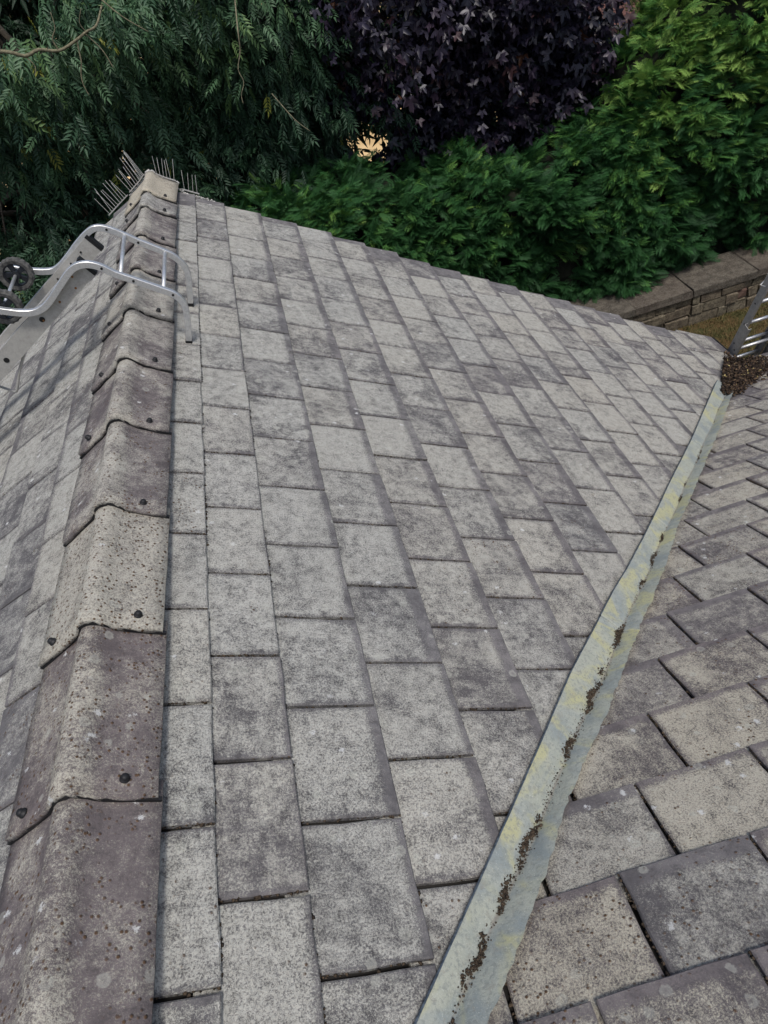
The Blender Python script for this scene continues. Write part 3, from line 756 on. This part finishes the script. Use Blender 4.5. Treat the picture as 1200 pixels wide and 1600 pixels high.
# ------------------------------------------------------------------ garden wall
def stone_mat(name, c1, c2, c3):
    k = NM(name, .95, 0, .15); v = k.obj_vec()
    f = k.noise(v, 9, 7, .78); g = k.noise(v, 45, 4, .8)
    c = k.mix(k.ramp(f, .42, .60), c1, c2); c = k.mix(k.ramp(g, .36, .46, .6, 0.), c, (.03, .032, .018)); c = k.mix(k.ramp(g, .5, .7, 0, .7), c, c3)
    c = k.mix(k.oi.outputs['Alpha'], c, (.13, .075, .06))
    k.bump(k.math('ADD', f, g), .8, .012); return k.out(c)
M_stone = stone_mat('wall_stone', (.075, .064, .045), (.17, .145, .10), (.27, .245, .18))
M_cope = stone_mat('coping_stone', (.060, .054, .044), (.12, .108, .086), (.19, .18, .15))
wall = empty('garden_wall', (6, 8.45, GZ)); WI = Matrix.Translation((-6, -8.45, -GZ))
tag(wall, 'low brown stone garden wall with flat coping slabs under the conifer hedge', 'wall')
def rough_block(a, b, r, j):
    x0, y0, z0 = a; x1, y1, z1 = b; J = lambda: r.uniform(-j, j)
    c = .012
    V = []
    for z, i in ((z0, 0), (z1 - c, 0), (z1, c)):
        V += [(x0 + i + J(), y0 + i + J(), z + J()), (x1 - i + J(), y0 + i + J(), z + J()), (x1 - i + J(), y1 - i + J(), z + J()), (x0 + i + J(), y1 - i + J(), z + J())]
    Fc = [(3,2,1,0), (8,9,10,11)]
    for l in (0, 4): Fc += [(l + q, l + (q + 1) % 4, l + 4 + (q + 1) % 4, l + 4 + q) for q in range(4)]
    return V, Fc
rw = random.Random(4)
mb = MB(); mb.box((2.2, 8.22, GZ), (11.5, 8.78, GZ + .55)); mb.build('wall_core', plain('wall_mortar', (.12, .105, .085), .95, var=.3), wall, mw=WI)
for row, (z0, z1) in enumerate(((GZ - .02, GZ + .17), (GZ + .18, GZ + .33), (GZ + .34, GZ + .47))):
    x = 2.3 + row * .1
    while x < 11.3:
        L = rw.uniform(.12, .52)
        V, Fc = rough_block((x, 8.17 + rw.uniform(-.03, .02), z0), (x + L - rw.uniform(.006, .018), 8.30, z1 - rw.uniform(0, .012)), rw, .014)
        mb = MB(); mb.add(V, Fc); mb.build('stone', M_stone, wall, mw=WI, color=(1, 1, 1, .8 if rw.random() < .12 else rw.uniform(0, .2))); x += L
x = 2.2
while x < 11.3:
    L = rw.uniform(.8, 1.15)
    V, Fc = rough_block((x, 8.12 + rw.uniform(-.01, .01), GZ + .48), (x + L - .006, 8.86, GZ + .60), rw, .008)
    mb = MB(); mb.add(V, Fc); mb.build('coping_slab', M_cope, wall, mw=WI, color=(1, 1, 1, rw.uniform(0, .15))); x += L

# grass tufts on the dry lawn
N = 42000
gx = rng.uniform(3.2, 10.5, N); gy = rng.uniform(4.6, 8.16, N); hgt = rng.uniform(.02, .07, N); an = rng.uniform(0, 6.28, N); wdt = .006
base = np.stack([gx, gy, np.full(N, GZ)], -1); sd = np.stack([np.cos(an), np.sin(an), 0 * an], -1) * wdt
tip = base + np.stack([rng.normal(0, .018, N), rng.normal(0, .018, N), hgt], -1)
V = np.stack([base - sd, base + sd, tip], 1).reshape(-1, 3); Tt = np.arange(N * 3).reshape(-1, 3)
k = NM('dry_grass_blades', .9, 0, .2); a = k.n('ShaderNodeAttribute'); a.attribute_name = 'tint'
M_gr = k.out(k.mix(a.outputs['Fac'], (.05, .06, .018), (.20, .145, .065)))
o = link('dry_grass', fastmesh('dry_grass', V, Tt, np.repeat(np.clip(rng.normal(.45, .3, N), 0, 1), 3)), M_gr)
tag(o, 'short parched brown lawn between the house and the stone wall', 'grass', kind='stuff')

# ------------------------------------------------------------------ foliage
def leaf_mat(name, ramp, rough=.5, spec=.35, trans=.25):
    k = NM(name, rough, 0, spec); a = k.n('ShaderNodeAttribute'); a.attribute_name = 'tint'
    cr = k.n('ShaderNodeValToRGB'); k.L(a.outputs['Fac'], cr.inputs[0]); e = cr.color_ramp.elements
    e[0].position = ramp[0][0]; e[0].color = (*ramp[0][1], 1); e[1].position = ramp[-1][0]; e[1].color = (*ramp[-1][1], 1)
    for p, c in ramp[1:-1]: x = e.new(p); x.color = (*c, 1)
    k.L(cr.outputs[0], k.b.inputs['Base Color'])
    if trans:
        tr = k.n('ShaderNodeBsdfTranslucent'); mx = k.n('ShaderNodeMixShader'); mx.inputs[0].default_value = trans
        k.L(cr.outputs[0], tr.inputs[0]); k.L(k.b.outputs[0], mx.inputs[1]); k.L(tr.outputs[0], mx.inputs[2])
        k.L(mx.outputs[0], k.t.nodes['Material Output'].inputs['Surface'])
    return k.m
M_con = leaf_mat('conifer_spray', [(0, (.016, .055, .018)), (.5, (.036, .12, .034)), (.75, (.105, .24, .05)), (1, (.24, .38, .085))], .6, .25, .2)
M_ash = leaf_mat('ash_leaflets', [(0, (.018, .045, .024)), (.4, (.038, .088, .045)), (.75, (.075, .15, .07)), (.97, (.12, .20, .06)), (1, (.26, .28, .05))], .5, .35, .22)
M_pur = leaf_mat('purple_maple_leaf', [(0, (.009, .008, .015)), (.6, (.021, .017, .032)), (.93, (.042, .026, .040)), (1, (.07, .028, .014))], .42, .42, .06)
M_bark = plain('bark', (.10, .085, .065), .95, var=.4, scale=14, bump=.6)
M_twig = plain('lichened_twig', (.15, .135, .085), .95, var=.4, scale=30)
M_inner = plain('shaded_twigs', (.012, .014, .008), 1., var=.5, scale=6)  # shade inside the hedge put into the colour of its core

def rot_frames(D, roll, r):
    """orthonormal frames with x axis = D (n,3)"""
    D = D / np.linalg.norm(D, axis=1, keepdims=True)
    upv = np.tile([0., 0., 1.], (len(D), 1)); bad = np.abs(D[:, 2]) > .97; upv[bad] = [1, 0, 0]
    Y = np.cross(upv, D); Y /= np.linalg.norm(Y, axis=1, keepdims=True); Zx = np.cross(D, Y)
    c, s = np.cos(roll)[:, None], np.sin(roll)[:, None]
    return D, Y * c + Zx * s, -Y * s + Zx * c
def scatter(name, tmpls, P, D, roll, size, tint, mat, parent=None, mw=None):
    X, Y, Z = rot_frames(D, roll, None); Vs = []; Ts = []; Ti = []; off = 0
    pick = rng.integers(0, len(tmpls), len(P))
    for q, (tv, tt) in enumerate(tmpls):
        i = np.where(pick == q)[0]
        if len(i) == 0: continue
        V = P[i][:, None] + size[i][:, None, None] * (tv[None, :, 0:1] * X[i][:, None] + tv[None, :, 1:2] * Y[i][:, None] + tv[None, :, 2:3] * Z[i][:, None])
        n = len(tv); Vs.append(V.reshape(-1, 3)); Ts.append((tt[None] + (np.arange(len(i)) * n)[:, None, None]).reshape(-1, 3) + off); off += len(i) * n
        Ti.append(np.repeat(tint[i], n))
    Ti = np.clip(np.concatenate(Ti) , 0, 1)
    return link(name, fastmesh(name, np.concatenate(Vs), np.concatenate(Ts), Ti), mat, parent, mw)
def T_conifer(seed):
    r = np.random.default_rng(seed); V = []; T_ = []
    def strip(p, q, w0, w1, z0, z1):
        dx, dy = q[0] - p[0], q[1] - p[1]; L = math.hypot(dx, dy); nx, ny = -dy / L, dx / L; b = len(V)
        V.extend([(p[0] - nx * w0, p[1] - ny * w0, z0), (p[0] + nx * w0, p[1] + ny * w0, z0), (q[0], q[1], z1)]); T_.append((b, b + 1, b + 2))
    zf = lambda x, y: -.35 * x * x - .25 * y * y
    strip((0, 0), (1, 0), .022, 0, 0, zf(1, 0))
    for i in range(10):
        x = .06 + i * .088
        for s in (-1, 1):
            L = (.50 - abs(x - .38) * .55) * r.uniform(.8, 1.15); a = math.radians(r.uniform(28, 42)) * s
            ex, ey = x + L * math.cos(a), L * math.sin(a); strip((x, 0), (ex, ey), .017, 0, zf(x, 0), zf(ex, ey))
            for t, l2 in ((.5, .17),):
                px, py = x + t * L * math.cos(a), t * L * math.sin(a)
                for s2 in (-1, 1):
                    a2 = a + s2 * math.radians(27); qx, qy = px + l2 * math.cos(a2), py + l2 * math.sin(a2)
                    strip((px, py), (qx, qy), .018, 0, zf(px, py) + .008, zf(qx, qy))
    return np.array(V, float), np.array(T_)
def T_ash(seed):
    r = np.random.default_rng(seed); V = []; T_ = []
    def leaflet(p, a, L, w, droop):
        b = len(V); c, s = math.cos(a), math.sin(a); f = .25
        P_ = [(0, 0, 0), (.4 * L, w, f * w), (L, 0, -droop * L), (.4 * L, -w, f * w)]
        V.extend([(p[0] + c * x - s * y, p[1] + s * x + c * y, p[2] + z - (droop * .3 * x)) for x, y, z in P_]); T_.extend([(b, b + 2, b + 1), (b, b + 3, b + 2)])
    zf = lambda x: -.35 * x * x
    for i in range(5):
        x = .22 + i * .17
        for s in (-1, 1): leaflet((x, 0, zf(x)), s * math.radians(r.uniform(42, 62)), r.uniform(.34, .44), r.uniform(.055, .075), .35)
    leaflet((.98, 0, zf(.98)), 0, .42, .07, .4)
    b = len(V); V.extend([(0, -.012, 0), (0, .012, 0), (1, 0, zf(1))]); T_.append((b, b + 1, b + 2))
    return np.array(V, float), np.array(T_)
def T_maple(seed):
    r = np.random.default_rng(seed); pts_ = []
    lob = [(-125, .45), (-95, .38), (-58, .85), (-30, .52), (0, 1.0), (30, .52), (58, .85), (95, .38), (125, .45)]
    for a, L in lob:
        a = math.radians(a + r.uniform(-5, 5)); L *= r.uniform(.9, 1.1)
        if L > .5:
            pts_ += [(L * .72 * math.cos(a - .27), L * .72 * math.sin(a - .27)), (L * math.cos(a), L * math.sin(a)), (L * .72 * math.cos(a + .27), L * .72 * math.sin(a + .27))]
        else: pts_.append((L * math.cos(a), L * math.sin(a)))
    V = [(0, 0, 0)] + [(x, y, -.34 * (x * x + y * y) + .30 * abs(y) + .06 * math.sin(9 * x + 5 * y)) for x, y in pts_]
    return np.array(V, float), np.array([(0, i, i + 1) for i in range(1, len(pts_))])
TC = [T_conifer(i) for i in range(4)]; TA = [T_ash(i) for i in range(5)]; TM = [T_maple(i) for i in range(5)]

def unit(v): return v / np.linalg.norm(v, axis=-1, keepdims=True)
GAPC = np.array([3.15, 18.0, -3.93]); CP = np.array(CAM_P)
def gapmask(P, rad=.034):
    """a real opening through the greenery, along the line from roof to field"""
    ax = unit(GAPC - CP); rel = P - CP; t = rel @ ax; perp = rel - t[:, None] * ax
    rr = np.linalg.norm(perp * np.array([1, 1, 1.35]), axis=1)
    return rr > rad * t * (1 + .25 * np.sin(P[:, 0] * 40))

def blob_core(name, ells, parent, mat, shrink=.62):
    mb = MB()
    for (c, r_) in ells:
        nu, nv = 18, 12; V = []
        for i in range(nv + 1):
            th = math.pi * i / nv
            for j in range(nu):
                ph = 2 * math.pi * j / nu; q = shrink * (1 + .16 * math.sin(3 * ph + 2 * th + c[0]) + .1 * math.sin(7 * ph + 5 * th))
                V.append((c[0] + r_[0] * q * math.sin(th) * math.cos(ph), c[1] + r_[1] * q * math.sin(th) * math.sin(ph), c[2] + r_[2] * q * math.cos(th)))
        mb.add(V, [(i * nu + j, i * nu + (j + 1) % nu, (i + 1) * nu + (j + 1) % nu, (i + 1) * nu + j) for i in range(nv) for j in range(nu)])
    o = mb.build(name, mat, parent, True); return o

# --- conifer hedge (clipped face above the wall) -------------------------------------------------
def hedge_thing(name, lab, x0, x1, topf, yface, nC, per, seed, skylit_tint):
    r = np.random.default_rng(seed)
    e = empty(name, ((x0 + x1) / 2, yface + .8, GZ)); I = Matrix.Translation(-Vector(e.location)); tag(e, lab, 'hedge')
    # clusters over face and rounded top
    X = r.uniform(x0, x1, nC); tz = topf(X); zb = GZ + .62
    q = r.random(nC) ** .9; onTop = r.random(nC) < .30
    Zc = np.where(onTop, tz - r.random(nC) * .25, zb + q * (tz - zb)); hf = (Zc - zb) / (tz - zb)
    bul = .22 * np.sin(X * 2.3 + 1.3 * np.sin(Zc * 2)) + .14 * np.sin(X * 5.1 + Zc * 3.7) + r.normal(0, .07, nC)
    back = np.where(onTop, r.uniform(0, 1.5, nC), 0); lean = np.clip(hf - .72, 0, 1) ** 2 * 3.0
    Yc = yface + bul * .55 + lean + back
    Cn = np.stack([X, Yc, Zc], -1)
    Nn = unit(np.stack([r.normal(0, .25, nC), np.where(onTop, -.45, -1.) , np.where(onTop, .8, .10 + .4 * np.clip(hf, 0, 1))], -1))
    tintC = np.clip(skylit_tint(Cn) + r.normal(0, .13, nC), 0, 1)  # lighter with height: sky light on the tops is put into the tint
    P = np.repeat(Cn, per, 0); n = len(P); Dn = np.repeat(Nn, per, 0)
    side = np.repeat(np.sign(r.normal(0, 1, nC)) * r.uniform(.2, 1.1, nC), per)
    D = unit(Dn * .8 + r.normal(0, .30, (n, 3)) + np.stack([side, 0 * side, .12 + 0 * side], -1))
    P = P + unit(r.normal(0, 1, (n, 3))) * (r.random(n) ** .6 * .17)[:, None] * np.array([1.1, .8, .9]) - Dn * .08
    sz = r.uniform(.10, .25, n); roll = r.normal(0, .8, n)
    ti = np.repeat(tintC, per) + r.normal(0, .15, n)
    k_ = gapmask(P); P, D, sz, roll, ti = P[k_], D[k_], sz[k_], roll[k_], ti[k_]
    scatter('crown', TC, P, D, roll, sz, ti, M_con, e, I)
    # twig core, coloured near-black for the shade deep inside the hedge
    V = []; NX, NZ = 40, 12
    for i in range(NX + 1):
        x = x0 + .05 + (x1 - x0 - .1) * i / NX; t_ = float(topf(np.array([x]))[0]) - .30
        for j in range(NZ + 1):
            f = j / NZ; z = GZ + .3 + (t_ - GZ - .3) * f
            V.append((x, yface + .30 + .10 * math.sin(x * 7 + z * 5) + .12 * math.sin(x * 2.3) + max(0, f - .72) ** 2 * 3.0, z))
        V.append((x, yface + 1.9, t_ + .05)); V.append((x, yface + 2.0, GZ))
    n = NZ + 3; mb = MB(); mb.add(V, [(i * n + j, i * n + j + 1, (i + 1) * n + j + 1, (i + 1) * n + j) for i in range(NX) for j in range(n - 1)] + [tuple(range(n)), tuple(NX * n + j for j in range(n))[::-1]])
    mb.build('shaded_core', M_inner, e, mw=I)
    mb = MB()
    x = x0 + .4
    while x < x1: mb.tube([(x, yface + .9, GZ), (x + .03, yface + .95, GZ + 2)], [.07, .04], 7); x += .9
    mb.build('trunk', M_bark, e, mw=I)
    return e
top1 = lambda X: np.interp(X, [-2, 1.0, 2.5, 4.2, 5.4], [-2.10, -1.95, -2.15, -2.42, -2.35]) + .10 * np.sin(X * 4.1)
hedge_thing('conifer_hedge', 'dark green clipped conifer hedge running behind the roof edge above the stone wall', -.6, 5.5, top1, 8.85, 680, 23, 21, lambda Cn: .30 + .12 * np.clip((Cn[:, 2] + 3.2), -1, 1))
top2 = lambda X: np.interp(X, [5.0, 5.5, 5.8, 6.3, 7.0, 11], [-2.4, -2.0, -1.65, -1.25, -.5, .3]) + .12 * np.sin(X * 3.3)
hedge_thing('tall_conifer', 'taller bright green conifer rising at the right above the stone wall', 5.15, 10.6, top2, 8.75, 840, 21, 22, lambda Cn: .42 + .42 * np.clip((Cn[:, 2] + 3.0) / 1.7, -.5, 1.3))  # upper sprays tinted brighter, as if sunlit

# --- broadleaf trees ------------------------------------------------------------------------------
def tree(name, lab, cat, ells, tm, mat, nC, per, size, seed, tint0, tintv, droop, trunk, spread=.33, extra_keep=None):
    r = np.random.default_rng(seed)
    bx, by = trunk; e = empty(name, (bx, by, GZ)); I = Matrix.Translation(-Vector(e.location)); tag(e, lab, cat)
    vol = np.array([a[1][0] * a[1][2] for a in ells]); pick = r.choice(len(ells), nC, p=vol / vol.sum())
    Cc = np.array([a[0] for a in ells])[pick]; Rr = np.array([a[1] for a in ells])[pick]
    U = unit(r.normal(0, 1, (nC, 3))); U[:, 1] = np.where(r.random(nC) < .8, -np.abs(U[:, 1]), U[:, 1])   # most leaves on the side the light and garden reach
    rad = 1 - .38 * r.random(nC) ** 1.8; rad *= 1 + .10 * np.sin(U[:, 0] * 9 + U[:, 2] * 7 + seed)
    Cn = Cc + U * Rr * rad[:, None]
    # keep clusters that are not buried in another lobe
    keep = np.ones(nC, bool)
    for i, (c, rr) in enumerate(ells):
        qd = np.linalg.norm((Cn - np.array(c)) / np.array(rr), axis=1); keep &= ~((qd < .55) & (pick != i))
    keep &= Cn[:, 2] > GZ + .25
    Cn, U = Cn[keep], U[keep]; nC = len(Cn)
    P = np.repeat(Cn, per, 0); n = len(P); Un = np.repeat(U, per, 0)
    D = unit(Un * .6 + r.normal(0, .55, (n, 3)) + np.array([0, -.15, -droop]))
    P = P + r.normal(0, spread * .5, (n, 3)) * np.array([1, .8, 1])
    sz = r.uniform(size[0], size[1], n); roll = r.normal(0, .6, n)
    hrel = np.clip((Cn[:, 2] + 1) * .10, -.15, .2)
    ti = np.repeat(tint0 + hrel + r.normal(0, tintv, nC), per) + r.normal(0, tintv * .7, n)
    ti = np.where(ti > .97, .96, ti) ; ti = np.where(r.random(n) < .012, 1., ti)
    k_ = gapmask(P); P, D, sz, roll, ti = P[k_], D[k_], sz[k_], roll[k_], ti[k_]
    if extra_keep is not None:
        k_ = extra_keep(P); P, D, sz, roll, ti = P[k_], D[k_], sz[k_], roll[k_], ti[k_]
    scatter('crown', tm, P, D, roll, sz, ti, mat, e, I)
    # trunk and limbs
    mb = MB(); zt = max(a[0][2] for a in ells)
    mb.tube(smooth_path([(bx, by, GZ), (bx + .08, by - .05, GZ + 1.6), (bx - .05, by, (GZ + zt) / 2 + .6), (bx + .05, by, zt)], 4), [.2 - .13 * i / 12 for i in range(13)], 9)
    for i in range(min(34, nC)):
        t_ = Cn[r.integers(nC)]; z0 = r.uniform(GZ + 1.6, zt); a = Vector((bx, by, z0)); b = Vector(t_); mid = a.lerp(b, .5) + Vector((0, 0, .25))
        if not gapmask(np.array([tuple(mid), tuple(b), tuple(a.lerp(b, .75))]), .04).all(): continue
        mb.tube(smooth_path([a, mid, b], 4), [.055 - .048 * q / 8 for q in range(9)], 6)
    mb.build('trunk', M_bark, e, mw=I, smooth=True)
    return e
ash = tree('ash_tree', 'broad dark green ash like tree with drooping feathery leaves behind the gable at the left', 'tree',
     [((-3.3, 11.2, -.6), (2.3, 2.0, 3.0)), ((-1.0, 11.0, .9), (2.3, 2.0, 2.2)), ((-1.3, 11.6, -2.6), (2.3, 1.8, 1.9)), ((-4.8, 10.2, -3.0), (1.8, 1.6, 2.0)), ((-2.2, 10.3, -2.7), (1.0, .9, 1.2))],
     TA, M_ash, 560, 30, (.14, .27), 31, .37, .19, .55, (-2.3, 11.8))
ash2 = tree('ash_tree', 'slimmer dark ash like tree filling the gap between the left tree and the purple maple', 'tree',
     [((1.1, 11.4, .3), (1.5, 1.6, 2.1)), ((.5, 11.6, -1.9), (1.5, 1.4, 1.5)), ((2.1, 11.0, -1.1), (.8, .8, .9)), ((1.7, 12.3, -3.2), (1.9, 1.2, 1.3))],
     TA, M_ash, 350, 29, (.13, .25), 32, .33, .17, .6, (.9, 12.2))
pur = tree('purple_maple', 'dark purple leaved maple tree hanging over the conifer hedge', 'tree',
     [((3.3, 11.3, .2), (1.9, 1.7, 2.3)), ((5.1, 11.3, -.5), (1.6, 1.6, 2.0)), ((2.6, 11.6, -1.6), (1.3, 1.3, 1.3)), ((4.4, 11.4, -1.9), (1.9, 1.3, 1.1))],
     TM, M_pur, 820, 25, (.08, .155), 33, .42, .22, .45, (4.2, 12.4), .34, lambda P: ~((P[:, 0] > 5.95) & (P[:, 2] > -1.45)))
# dark thicket behind everything, reads as one mass
r = np.random.default_rng(77); N = 9500
P = np.stack([r.uniform(-9, 13, N), r.uniform(13.2, 14.6, N), r.uniform(GZ, 1.6, N)], -1); P = P[gapmask(P, .052)]; 
P = P[~((P[:, 0] > 6.6) & (P[:, 2] > -3.4))]
n = len(P); o = scatter('thicket', TA, P, unit(r.normal(0, 1, (n, 3)) + np.array([0, -.5, -.4])), r.normal(0, .8, n), r.uniform(.4, .75, n), np.clip(r.normal(.12, .1, n), 0, 1), M_ash)
tag(o, 'deep dark undergrowth seen between and behind the trees', 'undergrowth', kind='stuff')

# bare lichened branches hanging out of the ash
def branch_thing(parent, paths):
    I = Matrix.Translation(-Vector(parent.location))
    for path, r0_, r1_ in paths:
        pp = smooth_path(path, 4); mb = MB(); mb.tube(pp, [r0_ + (r1_ - r0_) * i / (len(pp) - 1) for i in range(len(pp))], 6); mb.build('branch', M_twig, parent, True, mw=I)
branch_thing(ash, [([(-2.2, 8.9, .62), (-1.45, 8.32, .53), (-1.25, 8.3, .44), (-1.10, 8.3, .455), (-.92, 8.3, .40), (-.71, 8.3, .44), (-.60, 8.32, .475), (-.48, 8.3, .50), (-.38, 8.5, .62)], .019, .010),
                   ([(-.71, 8.3, .44), (-.735, 8.3, .36), (-.76, 8.28, .26), (-.81, 8.27, .17), (-.83, 8.25, .08), (-.82, 8.24, -.02)], .009, .004),
                   ([(-.92, 8.3, .40), (-.93, 8.3, .50), (-.86, 8.3, .58), (-.84, 8.32, .70)], .008, .004), ([(-1.25, 8.3, .44), (-1.2, 8.28, .34), (-1.24, 8.25, .27)], .006, .003), ([(-.60, 8.32, .475), (-.62, 8.3, .56), (-.55, 8.3, .66)], .005, .003),
                   ([(-.62, 8.35, .46), (-.52, 8.3, .30), (-.48, 8.25, .14)], .007, .004),
                   ([(-.40, 8.4, .75), (-.22, 8.3, .52), (-.02, 8.3, .33)], .008, .004)])
branch_thing(ash2, [([(.95, 9.0, .45), (.84, 8.4, .12), (.80, 8.36, -.05), (.72, 8.32, -.20), (.735, 8.3, -.32), (.67, 8.27, -.42), (.66, 8.25, -.50)], .008, .003), ([(1.0, 8.8, -.6), (1.15, 8.4, -.82), (1.28, 8.3, -.96)], .006, .003)])
# sapling stems standing in the gap
I = Matrix.Translation(-Vector(ash2.location)); mb = MB()
mb.tube([(2.05, 11.9, -3.6), (2.10, 11.9, -2.55), (2.2, 11.9, -1.9)], [.035, .028, .015], 6); mb.tube([(2.09, 11.9, -2.7), (1.92, 11.9, -2.35), (1.85, 11.9, -2.0)], [.018, .014, .01], 6); mb.build('sapling_stem', M_bark, ash2, mw=I)

# ------------------------------------------------------------------ neighbouring house seen over the hedge
nh = empty('neighbour_house', (11.8, 19.5, GZ)); I = Matrix.Translation((-11.8, -19.5, -GZ))
tag(nh, 'distant house with a red brown tiled roof glimpsed between the maple and the tall conifer', 'house')
mb = MB(); mb.box((8.6, 17.4, GZ), (16, 21.5, -3.22)); mb.build('wall', brick_mat('red_brick', (.25, .1, .06), (.3, .13, .08), (.3, .28, .25)), nh, mw=I)
mb = MB(); mb.box((8.4, 16.98, -3.26), (16.2, 17.02, -3.10)); mb.build('fascia', M_white, nh, mw=I)
M_red = plain('red_tile', (.13, .062, .05), .9, var=.35, scale=3)
rf = MB(); rf.add([(8.3, 16.9, -3.14), (16.3, 16.9, -3.14), (16.3, 19.45, -1.6), (8.3, 19.45, -1.6), (16.3, 22, -3.14), (8.3, 22, -3.14)], [(0, 1, 2, 3), (3, 2, 4, 5), (0, 3, 5), (1, 4, 2)])
rfo = rf.build('roof', M_red, nh, mw=I)
mb = MB(); nrow = 14
for i in range(nrow):
    f0, f1 = i / nrow, (i + 1) / nrow + .02; x = 8.3 + (i % 2) * .12
    y0, z0 = 16.9 + 2.55 * f0, -3.14 + 1.54 * f0; y1, z1 = 16.9 + 2.55 * min(1, f1), -3.14 + 1.54 * min(1, f1)
    while x < 16.0:
        mb.add([(x, y0, z0 + .055), (x + .235, y0, z0 + .055), (x + .235, y1, z1 + .02), (x, y1, z1 + .02), (x, y0, z0 + .02), (x + .235, y0, z0 + .02)], [(0, 1, 2, 3), (4, 5, 1, 0)]); x += .25
tag(mb.build('tile_field', M_red, rfo), kind='stuff')
